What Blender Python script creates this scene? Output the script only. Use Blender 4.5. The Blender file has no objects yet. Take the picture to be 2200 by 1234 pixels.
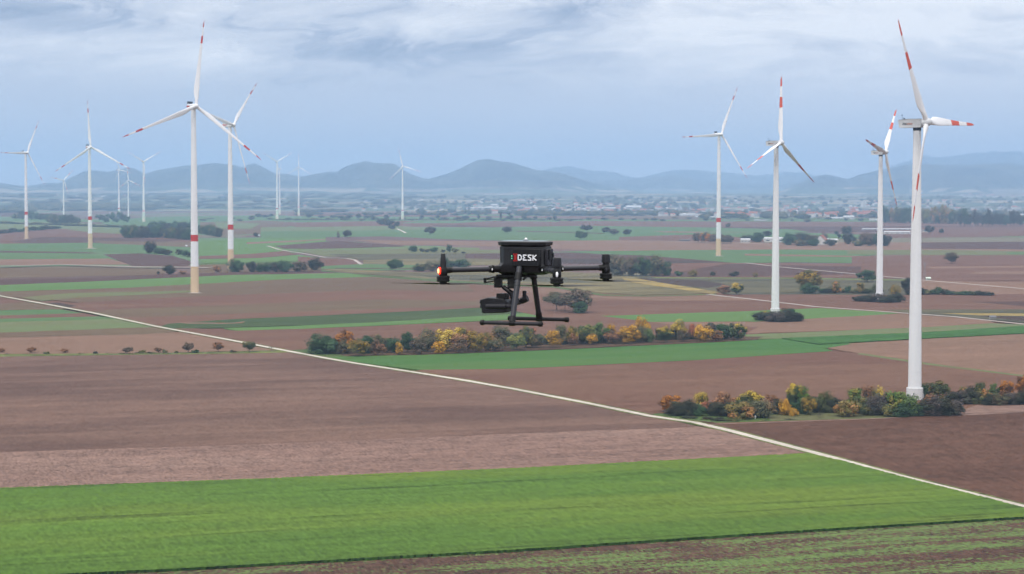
import bpy, math, random
import numpy as np
from mathutils import Vector, Matrix
R_ = math.radians
scn = bpy.context.scene
COL = scn.collection
random.seed(7)

# ------------------------------------------------------------------ camera
W0, H0 = 2200.0, 1234.0          # photograph's frame, used only to survey where things stand on the plain
F = 4278.0                       # focal length in those units (70 mm equivalent)
HOR = 418.0
CAMZ = 74.0
PITCH = math.atan((H0/2-HOR)/F)
cam_d = bpy.data.cameras.new("camera")
cam_d.sensor_width = 36.0
cam_d.lens = 36.0*F/W0
cam_d.clip_start = 0.5
cam_d.clip_end = 80000
cam = bpy.data.objects.new("camera", cam_d)
COL.objects.link(cam)
cam.location = (0, 0, CAMZ)
cam.rotation_euler = (math.pi/2-PITCH, 0, 0)
scn.camera = cam
scn.view_settings.view_transform = 'Standard'
scn.view_settings.look = 'None'
scn.view_settings.exposure = 0.08
scn.view_settings.gamma = 1.0
scn.cycles.use_denoising = True; scn.cycles.denoising_prefilter = "NONE"; scn.cycles.denoising_input_passes = "RGB"
scn.cycles.max_bounces = 6
scn.cycles.volume_bounces = 2
scn.cycles.use_adaptive_sampling = False

# ------------------------------------------------------------------ node helper
class NT:
    def __init__(self, tree):
        self.t = tree; self.n = tree.nodes; self.l = tree.links
    def node(self, kind, **kw):
        nd = self.n.new(kind)
        for k, v in kw.items(): setattr(nd, k, v)
        return nd
    def put(self, sock, v):
        if isinstance(v, bpy.types.NodeSocket): self.l.new(v, sock)
        elif v is not None: sock.default_value = v
    def math(self, op, a, b=None, c=None, clamp=False):
        nd = self.node('ShaderNodeMath', operation=op, use_clamp=clamp)
        self.put(nd.inputs[0], a)
        if b is not None: self.put(nd.inputs[1], b)
        if c is not None: self.put(nd.inputs[2], c)
        return nd.outputs[0]
    def xyz(self, v):
        nd = self.node('ShaderNodeSeparateXYZ'); self.put(nd.inputs[0], v); return nd.outputs
    def comb(self, x, y, z=0.0):
        nd = self.node('ShaderNodeCombineXYZ')
        self.put(nd.inputs[0], x); self.put(nd.inputs[1], y); self.put(nd.inputs[2], z); return nd.outputs[0]
    def noise(self, v, scale=1.0, detail=3.0, rough=0.5, dist=0.0):
        nd = self.node('ShaderNodeTexNoise'); self.put(nd.inputs['Vector'], v)
        nd.inputs['Scale'].default_value = scale; nd.inputs['Detail'].default_value = detail
        nd.inputs['Roughness'].default_value = rough; nd.inputs['Distortion'].default_value = dist
        return nd.outputs[0]
    def ramp(self, v, lo, hi, a=0.0, b=1.0, smooth=True):
        nd = self.node('ShaderNodeMapRange', interpolation_type='SMOOTHSTEP' if smooth else 'LINEAR')
        self.put(nd.inputs[0], v)
        for i, q in enumerate((lo, hi, a, b)): nd.inputs[i+1].default_value = q
        return nd.outputs[0]
    def mix(self, f, a, b, blend='MIX'):
        nd = self.node('ShaderNodeMix', data_type='RGBA', blend_type=blend)
        self.put(nd.inputs[0], f)
        self.put(nd.inputs[6], tuple(a)+(1,) if isinstance(a, (tuple, list)) and len(a) == 3 else a)
        self.put(nd.inputs[7], tuple(b)+(1,) if isinstance(b, (tuple, list)) and len(b) == 3 else b)
        return nd.outputs[2]
    def scalecol(self, c, f):
        nd = self.node('ShaderNodeVectorMath', operation='SCALE')
        self.put(nd.inputs[0], c); self.put(nd.inputs[3], f); return nd.outputs[0]

# ------------------------------------------------------------------ sky
SUN_EL, SUN_AZ = R_(48), R_(205)      # sun azimuth measured clockwise from +Y
world = bpy.data.worlds.new("World"); scn.world = world
world.use_nodes = True
w = NT(world.node_tree); w.n.clear()
tc = w.node('ShaderNodeTexCoord')
d = w.xyz(tc.outputs['Generated'])
az = w.math('ARCTAN2', d[0], d[1])
el = w.math('ARCSINE', d[2])
cx = w.math('MULTIPLY', az, F/1000.0)        # about -1.1 .. 1.1 across the view
cy = w.math('MULTIPLY', el, F/100.0)         # 0 at the horizon, about 4.2 at the top of the view
# layered overcast: warped noise stretched along the horizon
warp = w.noise(w.comb(w.math('MULTIPLY', cx, 1.6), w.math('MULTIPLY', cy, 0.55), 3.1), 1.0, 3.0)
wx = w.math('ADD', cx, w.math('MULTIPLY', w.math('SUBTRACT', warp, 0.5), 1.1))
wy = w.math('ADD', cy, w.math('MULTIPLY', w.math('SUBTRACT', warp, 0.5), 1.6))
n1 = w.noise(w.comb(w.math('MULTIPLY', wx, 2.5), w.math('MULTIPLY', wy, 0.80), 7.7), 1.0, 6.0, 0.52)
n2 = w.noise(w.comb(w.math('MULTIPLY', wx, 8.0), w.math('MULTIPLY', wy, 2.3), 1.3), 1.0, 5.0, 0.6)
n3 = w.noise(w.comb(w.math('MULTIPLY', wx, 1.0), w.math('MULTIPLY', wy, 1.5), 21.3), 1.0, 5.0, 0.55)
def blob(x0, y0, sx, sy, amp):
    a = w.math('POWER', w.math('DIVIDE', w.math('SUBTRACT', cx, x0), sx), 2.0)
    b = w.math('POWER', w.math('DIVIDE', w.math('SUBTRACT', w.math('ADD', cy, w.math('MULTIPLY', w.math('SUBTRACT', n2, 0.5), 0.9)), y0), sy), 2.0)
    return w.math('MULTIPLY', w.math('EXPONENT', w.math('MULTIPLY', w.math('ADD', a, b), -1.0)), amp)
# base brightness (0 = slate blue, 1 = white) as a function of elevation: cloudy above, clear slate band, pale at the horizon
up = w.ramp(cy, 1.9, 3.2, 0.0, 1.0)
low = w.ramp(cy, 1.2, 0.2, 0.0, 1.0)
t = w.math('ADD', w.math('MULTIPLY', up, 0.24), w.math('MULTIPLY', low, 0.42))
t = w.math('ADD', t, 0.17)
amp1 = w.math('ADD', w.math('MULTIPLY', up, 3.0), 0.14)
t = w.math('ADD', t, w.math('MULTIPLY', w.math('SUBTRACT', n1, 0.5), amp1))
t = w.math('ADD', t, w.math('MULTIPLY', w.math('SUBTRACT', n2, 0.5), w.math('ADD', w.math('MULTIPLY', up, 1.2), 0.07)))
t = w.math('ADD', t, w.math('MULTIPLY', w.math('SUBTRACT', n3, 0.5), w.math('ADD', w.math('MULTIPLY', up, 0.5), 0.10)))
n4 = w.noise(w.comb(w.math('MULTIPLY', wx, 20.0), w.math('MULTIPLY', wy, 5.5), 4.3), 1.0, 4.0, 0.6)
t = w.math('ADD', t, w.math('MULTIPLY', w.math('SUBTRACT', n4, 0.5), w.math('ADD', w.math('MULTIPLY', up, 0.55), 0.04)))
for b_ in ((-0.75, 3.1, 0.28, 0.4, 0.22), (-0.20, 3.75, 0.22, 0.45, 0.2), (1.0, 3.9, 0.3, 0.5, 0.2), (-0.85, 3.55, 0.25, 0.12, -0.25), (0.95, 3.5, 0.75, 1.3, 0.42), (0.45, 2.9, 0.5, 0.5, 0.16), (-0.35, 3.75, 0.25, 0.5, 0.25),
           (0.02, 3.95, 0.42, 0.22, -0.42), (-0.5, 3.40, 0.22, 0.22, -0.30), (-0.15, 3.0, 0.35, 0.22, -0.22),
           (-1.0, 3.85, 0.22, 0.35, -0.30), (0.8, 1.6, 0.6, 1.0, 0.12),
           (-0.06, 0.82, 0.06, 0.14, 0.26), (0.02, 0.90, 0.05, 0.10, 0.20), (-0.10, 0.70, 0.05, 0.10, 0.12),
           (0.68, 0.58, 0.07, 0.10, 0.28), (0.38, 0.60, 0.13, 0.12, 0.20), (0.60, 0.50, 0.05, 0.08, 0.14),
           (-0.50, 0.62, 0.10, 0.10, 0.16), (-0.33, 0.68, 0.09, 0.08, 0.16), (-1.02, 0.55, 0.10, 0.12, 0.14)):
    t = w.math('ADD', t, blob(*b_))
dk = w.ramp(t, 0.12, -0.45, 0.0, 1.0, False)
cloud = w.mix(t, (0.560, 0.606, 0.735), (1.04, 1.04, 1.07))
cloud = w.mix(dk, cloud, (0.30, 0.37, 0.52))
# overcast brightens towards the zenith
zen = w.ramp(d[2], 0.14, 0.75, 0.0, 1.0)
cloud = w.mix(zen, cloud, (1.95, 1.90, 1.88))
sky = w.node('ShaderNodeTexSky', sky_type='NISHITA')
sky.sun_disc = False; sky.sun_elevation = SUN_EL; sky.sun_rotation = SUN_AZ
sky.altitude = 200; sky.air_density = 1.0; sky.dust_density = 2.0
bg1 = w.node('ShaderNodeBackground'); w.l.new(sky.outputs[0], bg1.inputs[0]); bg1.inputs[1].default_value = 0.08
bg2 = w.node('ShaderNodeBackground'); w.l.new(cloud, bg2.inputs[0]); bg2.inputs[1].default_value = 1.0
ms = w.node('ShaderNodeMixShader'); ms.inputs[0].default_value = 0.88
w.l.new(bg1.outputs[0], ms.inputs[1]); w.l.new(bg2.outputs[0], ms.inputs[2])
wo = w.node('ShaderNodeOutputWorld'); w.l.new(ms.outputs[0], wo.inputs[0])

sun_d = bpy.data.lights.new("sun", 'SUN'); sun_d.energy = 0.9; sun_d.angle = R_(14); sun_d.color = (1.0, 0.96, 0.90)
sun = bpy.data.objects.new("sun", sun_d); COL.objects.link(sun)
sv = Vector((math.sin(SUN_AZ)*math.cos(SUN_EL), math.cos(SUN_AZ)*math.cos(SUN_EL), math.sin(SUN_EL)))
sun.rotation_euler = sv.to_track_quat('Z', 'Y').to_euler()

# ------------------------------------------------------------------ surveying helper
CP, SP = math.cos(PITCH), math.sin(PITCH)
def ray(px, py):
    x = (px-W0/2)/F; z = (H0/2-py)/F
    return Vector((x, CP+z*SP, -SP+z*CP))
def G(px, py, z=0.0):
    r = ray(px, py); k = (z-CAMZ)/r.z
    return Vector((r.x*k, r.y*k, z))
def at_depth(px, py, Y):
    r = ray(px, py); k = Y/r.y
    return Vector((r.x*k, Y, CAMZ+r.z*k))

# ------------------------------------------------------------------ mesh helpers
class MB:
    def __init__(self):
        self.v = []; self.f = []; self.m = []
    def quad(self, a, b, c, d_, m=0):
        i = len(self.v); self.v += [tuple(a), tuple(b), tuple(c), tuple(d_)]; self.f.append((i, i+1, i+2, i+3)); self.m.append(m)
    def poly(self, pts, m=0):
        i = len(self.v); self.v += [tuple(p) for p in pts]; self.f.append(tuple(range(i, i+len(pts)))); self.m.append(m)
    def box(self, c, s, m=0, mat=None):
        cx_, cy_, cz_ = c; sx, sy, sz = (q/2 for q in s); i = len(self.v)
        for a, b, e in ((-1,-1,-1),(1,-1,-1),(1,1,-1),(-1,1,-1),(-1,-1,1),(1,-1,1),(1,1,1),(-1,1,1)):
            p = Vector((a*sx, b*sy, e*sz))
            if mat: p = mat @ p
            self.v.append((cx_+p.x, cy_+p.y, cz_+p.z))
        for q in ((0,3,2,1),(4,5,6,7),(0,1,5,4),(1,2,6,5),(2,3,7,6),(3,0,4,7)):
            self.f.append(tuple(i+k for k in q)); self.m.append(m)
    def loft(self, rings, m=0, caps=True, mats=None):
        """rings: list of equal-length point loops"""
        base = len(self.v); n = len(rings[0])
        for r in rings: self.v += [tuple(p) for p in r]
        for k in range(len(rings)-1):
            for j in range(n):
                a = base+k*n+j; b = base+k*n+(j+1) % n
                self.f.append((a, b, b+n, a+n)); self.m.append(mats[k] if mats else m)
        if caps:
            self.f.append(tuple(base+j for j in reversed(range(n)))); self.m.append(mats[0] if mats else m)
            self.f.append(tuple(base+(len(rings)-1)*n+j for j in range(n))); self.m.append(mats[-1] if mats else m)
    def tube(self, a, b, r0, r1=None, seg=12, m=0, caps=True):
        a = Vector(a); b = Vector(b); r1 = r0 if r1 is None else r1
        z = (b-a).normalized(); x = z.orthogonal().normalized(); y = z.cross(x)
        rings = []
        for p, r in ((a, r0), (b, r1)):
            rings.append([p+x*math.cos(2*math.pi*j/seg)*r+y*math.sin(2*math.pi*j/seg)*r for j in range(seg)])
        self.loft(rings, m, caps)
    def lathe(self, prof, seg=24, m=0, mats=None, org=(0, 0, 0), caps=True):
        """prof: list of (r, z)"""
        o = Vector(org)
        rings = [[o+Vector((r*math.cos(2*math.pi*j/seg), r*math.sin(2*math.pi*j/seg), z)) for j in range(seg)] for r, z in prof]
        self.loft(rings, m, caps, mats)
    def mesh(self, name, mats, smooth=False):
        me = bpy.data.meshes.new(name)
        me.from_pydata(self.v, [], self.f)
        for mt in (mats if isinstance(mats, (list, tuple)) else [mats]): me.materials.append(mt)
        me.polygons.foreach_set('material_index', self.m)
        if smooth:
            me.polygons.foreach_set('use_smooth', [True]*len(self.f))
        me.update()
        return me

def link(name, me, parent=None, loc=None):
    o = bpy.data.objects.new(name, me); COL.objects.link(o)
    if parent is not None: o.parent = parent
    if loc is not None: o.location = loc
    return o
def tag(o, label=None, cat=None, group=None, kind=None):
    if label: o['label'] = label
    if cat: o['category'] = cat
    if group: o['group'] = group
    if kind: o['kind'] = kind
    return o
def empty(name, loc, rz=0.0):
    o = bpy.data.objects.new(name, None); COL.objects.link(o)
    o.location = loc; o.rotation_euler = (0, 0, rz); o.empty_display_size = 0.5
    return o
def bevel(o, wdt, seg=2):
    m = o.modifiers.new('b', 'BEVEL'); m.width = wdt; m.segments = seg; m.limit_method = 'ANGLE'; m.angle_limit = R_(35)
    return o
def autosmooth(me, ang=40):
    me.polygons.foreach_set('use_smooth', [True]*len(me.polygons))
    me.set_sharp_from_angle(angle=R_(ang)); me.update()

# ------------------------------------------------------------------ materials
def simple(name, col, rough=0.6, spec=0.3, metal=0.0, emit=None, es=0.0, noise=0.0, nscale=0.3):
    m = bpy.data.materials.new(name); m.use_nodes = True
    t_ = NT(m.node_tree); p = t_.n['Principled BSDF']
    p.inputs['Base Color'].default_value = (*col, 1); p.inputs['Roughness'].default_value = rough
    p.inputs['Specular IOR Level'].default_value = spec; p.inputs['Metallic'].default_value = metal
    if noise > 0:
        g = t_.node('ShaderNodeTexCoord')
        nn = t_.noise(g.outputs['Object'], nscale, 5.0, 0.6)
        f = t_.ramp(nn, 0.3, 0.7, 1.0-noise, 1.0+noise*0.4, False)
        c = t_.scalecol(tuple(col), f); t_.l.new(c, p.inputs['Base Color'])
    if emit:
        p.inputs['Emission Color'].default_value = (*emit, 1); p.inputs['Emission Strength'].default_value = es
    return m

ROW = R_(17.6)
def field_mat(name, a, b, patch=0.5, row=0.25, grain=0.25, weeds=None, weedamt=0.5, bump=0.0, rowdir=ROW, tram=0.0, cover=0.5):
    """a: main colour, b: second colour in broad drifts; streaks run along the rows"""
    m = bpy.data.materials.new(name); m.use_nodes = True
    t_ = NT(m.node_tree); p = t_.n['Principled BSDF']
    p.inputs['Roughness'].default_value = 0.95; p.inputs['Specular IOR Level'].default_value = 0.12
    g = t_.node('ShaderNodeNewGeometry'); q = t_.xyz(g.outputs['Position'])
    c, s = math.cos(rowdir), math.sin(rowdir)
    u = t_.math('ADD', t_.math('MULTIPLY', q[0], c), t_.math('MULTIPLY', q[1], s))
    v = t_.math('SUBTRACT', t_.math('MULTIPLY', q[1], c), t_.math('MULTIPLY', q[0], s))
    seed = random.uniform(0, 90)
    def nz(su, sv, det=3.0, rough=0.55, k=0.0):
        return t_.noise(t_.comb(t_.math('MULTIPLY', u, su), t_.math('MULTIPLY', v, sv), seed+k), 1.0, det, rough)
    big = nz(1/160, 1/42, 4, 0.55)
    col = t_.mix(t_.ramp(big, cover-0.16, cover+0.16), a, b) if patch > 0 else t_.mix(0.0, a, b)
    if patch not in (0, 1): col = t_.mix(patch, a, col)
    st = nz(1/220, 1/9, 4, 0.65, 5)
    st2 = nz(1/60, 1/2.6, 3, 0.65, 8)
    gr = nz(1/0.7, 1/3.0, 3, 0.75, 11)
    gm = nz(1/5.5, 1/6.5, 4, 0.75, 14)
    f = t_.math('ADD', 1.0, t_.math('MULTIPLY', t_.math('SUBTRACT', st, 0.5), row*4.5))
    f = t_.math('ADD', f, t_.math('MULTIPLY', t_.math('SUBTRACT', st2, 0.5), row*3))
    f = t_.math('ADD', f, t_.math('MULTIPLY', t_.math('SUBTRACT', gr, 0.5), grain*9))
    f = t_.math('ADD', f, t_.math('MULTIPLY', t_.math('SUBTRACT', gm, 0.5), grain*(5 if not tram else 0.9)))
    if tram > 0:
        tr = nz(1/70, 1/4.5, 3, 0.6, 31)
        f = t_.math('SUBTRACT', f, t_.ramp(tr, 0.56, 0.72, 0.0, tram))
    f = t_.math('MAXIMUM', f, 0.25)
    col = t_.scalecol(col, f)
    if weeds:
        wn = nz(1/1.3, 1/1.1, 5, 0.72, 21)
        wb = nz(1/60, 1/9, 4, 0.6, 24)
        k = t_.math('ADD', wn, t_.math('MULTIPLY', t_.math('SUBTRACT', wb, 0.5), 0.9))
        k = t_.math('ADD', k, t_.ramp(q[0], -110.0, 110.0, -0.04, 0.07, False))
        col = t_.mix(t_.ramp(k, 0.5+0.08-weedamt*0.16, 0.5+0.16-weedamt*0.16), col, t_.scalecol(tuple(weeds), t_.ramp(gr, 0.3, 0.7, 0.6, 1.4, False)))
    t_.l.new(col, p.inputs['Base Color'])
    if bump > 0:
        bp = t_.node('ShaderNodeBump'); bp.inputs['Strength'].default_value = bump; bp.inputs['Distance'].default_value = 0.6
        t_.l.new(t_.math('ADD', gr, st2), bp.inputs['Height']); t_.l.new(bp.outputs[0], p.inputs['Normal'])
    return m

SOIL = (0.138, 0.071, 0.048); SOILD = (0.105, 0.050, 0.035); SOILP = (0.187, 0.109, 0.073)
FM = {
 'soil':   field_mat('ploughed soil', SOIL, SOILD, 0.7, 0.10, 0.14),
 'near':   field_mat('near tilled soil', (0.153, 0.089, 0.065), (0.092, 0.051, 0.039), 0.9, 0.11, 0.13),
 'red':    field_mat('red brown soil', (0.081, 0.038, 0.024), (0.106, 0.052, 0.033), 0.6, 0.10, 0.22),
 'mid':    field_mat('warm tilled soil', (0.142, 0.075, 0.048), (0.116, 0.055, 0.037), 0.8, 0.10, 0.14),
 'dark':   field_mat('dark ploughed soil', (0.070, 0.036, 0.029), (0.089, 0.046, 0.034), 0.6, 0.12, 0.12),
 'darker': field_mat('damp dark soil', (0.048, 0.031, 0.023), (0.063, 0.036, 0.027), 0.5, 0.12, 0.12),
 'stub':   field_mat('stubble soil', (0.203, 0.128, 0.101), (0.162, 0.095, 0.074), 0.7, 0.16, 0.24),
 'pale':   field_mat('pale dry soil', SOILP, (0.160, 0.096, 0.063), 0.7, 0.10, 0.13),
 'olive':  field_mat('thinly greened soil', (0.122, 0.085, 0.048), (0.108, 0.064, 0.040), 0.8, 0.14, 0.12),
 'oliveg': field_mat('grassy fallow', (0.115, 0.133, 0.052), (0.121, 0.109, 0.052), 0.8, 0.14, 0.12),
 'green':  field_mat('young wheat', (0.079, 0.152, 0.039), (0.094, 0.161, 0.046), 0.8, 0.10, 0.12),
 'greenb': field_mat('sprouting field', (0.069, 0.134, 0.048), (0.088, 0.137, 0.052), 0.8, 0.08, 0.10),
 'greenp': field_mat('pale sprouting field', (0.109, 0.149, 0.057), (0.123, 0.129, 0.060), 0.8, 0.10, 0.10),
 'greend': field_mat('dark green crop', (0.037, 0.063, 0.019), (0.055, 0.076, 0.025), 0.7, 0.14, 0.18),
 'wedge':  field_mat('bright catch crop', (0.046, 0.123, 0.026), (0.070, 0.134, 0.031), 0.8, 0.10, 0.13, tram=0.15),
 'leafy':  field_mat('leafy crop', (0.035, 0.102, 0.021), (0.050, 0.125, 0.028), 0.7, 0.18, 0.40, bump=0.6),
 'crop':   field_mat('tall green crop', (0.069, 0.134, 0.016), (0.106, 0.156, 0.018), 0.9, 0.15, 0.19, bump=0.08, tram=0.40),
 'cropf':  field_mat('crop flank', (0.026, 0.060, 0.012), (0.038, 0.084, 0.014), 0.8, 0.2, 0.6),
 'weedy':  field_mat('weedy soil', (0.067, 0.035, 0.024), (0.081, 0.044, 0.031), 0.6, 0.2, 0.4, weeds=(0.105, 0.155, 0.045), weedamt=0.33),
 'vine':   field_mat('vineyard', (0.176, 0.143, 0.061), (0.086, 0.074, 0.039), 0.9, 0.30, 0.16, rowdir=R_(35)),
 'vined':  field_mat('dark vineyard', (0.062, 0.060, 0.038), (0.105, 0.090, 0.045), 0.8, 0.30, 0.16, rowdir=R_(20)),
 'viney':  field_mat('yellow vineyard', (0.29, 0.21, 0.065), (0.16, 0.125, 0.055), 0.8, 0.25, 0.20, rowdir=R_(35)),
 'verge':  field_mat('grass verge', (0.118, 0.132, 0.039), (0.088, 0.105, 0.031), 0.8, 0.3, 0.4),
 'gverge': field_mat('green verge', (0.059, 0.095, 0.026), (0.076, 0.108, 0.031), 0.8, 0.3, 0.4),
 'litter': field_mat('leaf litter', (0.099, 0.060, 0.035), (0.070, 0.042, 0.025), 0.8, 0.3, 0.5),
 'track':  field_mat('pale gravel', (0.520, 0.470, 0.410), (0.400, 0.355, 0.300), 0.7, 0.10, 0.10),
 'trackd': field_mat('dull gravel', (0.40, 0.35, 0.315), (0.32, 0.275, 0.24), 0.7, 0.08, 0.08),
}
# open plain: a procedural patchwork of strips for everything not surveyed one by one
def plain_mat():
    m = bpy.data.materials.new('open plain'); m.use_nodes = True
    t_ = NT(m.node_tree); p = t_.n['Principled BSDF']
    p.inputs['Roughness'].default_value = 0.95; p.inputs['Specular IOR Level'].default_value = 0.1
    g = t_.node('ShaderNodeNewGeometry'); q = t_.xyz(g.outputs['Position'])
    c, s = math.cos(R_(8)), math.sin(R_(8))
    u = t_.math('ADD', t_.math('MULTIPLY', q[0], c), t_.math('MULTIPLY', q[1], s))
    v = t_.math('SUBTRACT', t_.math('MULTIPLY', q[1], c), t_.math('MULTIPLY', q[0], s))
    vo = t_.node('ShaderNodeTexVoronoi'); vo.inputs['Scale'].default_value = 1.0
    t_.l.new(t_.comb(t_.math('MULTIPLY', u, 1/420), t_.math('MULTIPLY', v, 1/260), 3.3), vo.inputs['Vector'])
    vc = t_.xyz(vo.outputs['Color'])
    col = t_.mix(t_.ramp(vc[0], 0.42, 0.44), (0.15, 0.095, 0.082), (0.115, 0.072, 0.066))
    col = t_.mix(t_.ramp(vc[1], 0.58, 0.60), col, (0.095, 0.155, 0.07))
    col = t_.mix(t_.ramp(vc[2], 0.74, 0.76), col, (0.145, 0.13, 0.085))
    nn = t_.noise(t_.comb(t_.math('MULTIPLY', u, 1/200), t_.math('MULTIPLY', v, 1/20), 3.3), 1.0, 5.0, 0.6)
    col = t_.scalecol(col, t_.ramp(nn, 0.25, 0.75, 0.72, 1.25, False))
    t_.l.new(col, p.inputs['Base Color'])
    return m
MPLAIN = plain_mat()

def struct(name, me):
    return tag(link(name, me), kind='structure')

# ------------------------------------------------------------------ ground
mb = MB()
xs = [-19000, -6000, -2000, 0, 2000, 6000, 19000]; ys = [-2500, -500, 0, 1000, 2500, 5000, 9000, 16000, 32500]
for i in range(len(xs)-1):
    for j in range(len(ys)-1):
        mb.quad((xs[i], ys[j], 0), (xs[i+1], ys[j], 0), (xs[i+1], ys[j+1], 0), (xs[i], ys[j+1], 0))
struct('ground', mb.mesh('ground', MPLAIN))

# surveyed fields, later ones lie on earlier ones (each sheet a few centimetres above what it covers)
RW, RH = 1400, 560    # raster of the survey, 2 px cells, y from 400
tier = np.zeros((RH, RW), dtype=int)
gx, gy = np.meshgrid((np.arange(RW)+0.5)*2-300, (np.arange(RH)+0.5)*2+400)
def inside(poly):
    msk = np.zeros(gx.shape, bool); n = len(poly)
    for i in range(n):
        x1, y1 = poly[i]; x2, y2 = poly[(i+1) % n]
        if y1 == y2: continue
        c_ = ((gy < y1) != (gy < y2)) & (gx < (x2-x1)*(gy-y1)/(y2-y1)+x1)
        msk ^= c_
    return msk
def lay_tier(poly):
    msk = inside(poly)
    # widen by one cell so that slivers and neighbours also clear each other
    m2 = msk.copy(); n = len(poly)
    for q in range(n):
        (x1, y1), (x2, y2) = poly[q], poly[(q+1) % n]
        k = int(max(abs(x2-x1), abs(y2-y1))/1.0)+2
        ff = np.linspace(0, 1, k)
        ii = ((y1+(y2-y1)*ff-400)/2).astype(int); jj = ((x1+(x2-x1)*ff+300)/2).astype(int)
        for di in (-1, 0, 1):
            ok = (ii+di >= 0) & (ii+di < RH) & (jj >= 0) & (jj < RW)
            m2[ii[ok]+di, jj[ok]] = True
    k = int(tier[m2].max())+1 if m2.any() else 1
    tier[m2] = k
    return k
def wob(poly, amp=0.35, step=45):
    out = []; n = len(poly)
    for i in range(n):
        (x1, y1), (x2, y2) = poly[i], poly[(i+1) % n]
        L = math.hypot(x2-x1, y2-y1); k = max(1, int(L/step))
        for j in range(k):
            f = j/k
            a = 0 if j == 0 else random.uniform(-amp, amp)
            out.append((x1+(x2-x1)*f, y1+(y2-y1)*f+a))
    return out
from mathutils.geometry import tessellate_polygon
NFLD = [0]
def field(name, poly, mat, height=0.0, side=None, amp=0.35, step=45):
    ys_ = [p[1] for p in poly]
    if max(ys_)-min(ys_) < 14: amp = 0.1
    k = lay_tier(poly); NFLD[0] += 1
    z = 0.012*k+0.0006*(NFLD[0] % 16)
    pts = [G(x, y, 0) for x, y in wob(poly, amp, step)]
    area = sum(pts[i].x*pts[(i+1) % len(pts)].y-pts[(i+1) % len(pts)].x*pts[i].y for i in range(len(pts)))
    if area < 0: pts.reverse()
    top = [Vector((p.x, p.y, z+height)) for p in pts]
    b = MB(); b.v = [tuple(p) for p in top]
    for tri in tessellate_polygon([top]):
        a_, b_, c_ = tri
        nrm = (top[b_]-top[a_]).cross(top[c_]-top[a_])
        b.f.append(tri if nrm.z > 0 else tri[::-1]); b.m.append(0)
    if True:
        n = len(top); b.v += [(p.x, p.y, -0.02) for p in top]
        for i in range(n):
            j = (i+1) % n; b.f.append((i+n, j+n, j, i)); b.m.append(1)
        return struct(name, b.mesh(name, [mat, side or mat]))
    return struct(name, b.mesh(name, mat))
def band(name, line, width, mat, zt=None):
    """a strip of constant real width along a surveyed centre line"""
    poly = []
    P = [G(x, y, 0) for x, y in line]
    dens = []
    for i in range(len(P)-1):
        k = 4
        for j in range(k): dens.append(P[i].lerp(P[i+1], j/k))
    dens.append(P[-1]); P = dens
    def pix(p):
        q = p-Vector((0, 0, CAMZ)); yy = q.y*CP-q.z*SP; zz = q.y*SP+q.z*CP
        return (W0/2+q.x/yy*F, H0/2-zz/yy*F)
    e1 = []; e2 = []
    for i, p in enumerate(P):
        dr = (P[min(i+1, len(P)-1)]-P[max(i-1, 0)]).normalized(); nn = Vector((-dr.y, dr.x, 0))*width*0.56
        e1.append(pix(p+nn)); e2.append(pix(p-nn))
    k = lay_tier(e1+e2[::-1])
    z = 0.012*k
    b = MB(); L = []; Rr = []
    for i, p in enumerate(P):
        dr = (P[min(i+1, len(P)-1)]-P[max(i-1, 0)]).normalized(); nn = Vector((-dr.y, dr.x, 0))
        wv = width/2*(1+random.uniform(-0.07, 0.07))
        L.append(p+nn*wv+Vector((0, 0, z))); Rr.append(p-nn*wv+Vector((0, 0, z)))
    for i in range(len(P)-1): b.quad(Rr[i], Rr[i+1], L[i+1], L[i])
    return struct(name, b.mesh(name, mat))

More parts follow.
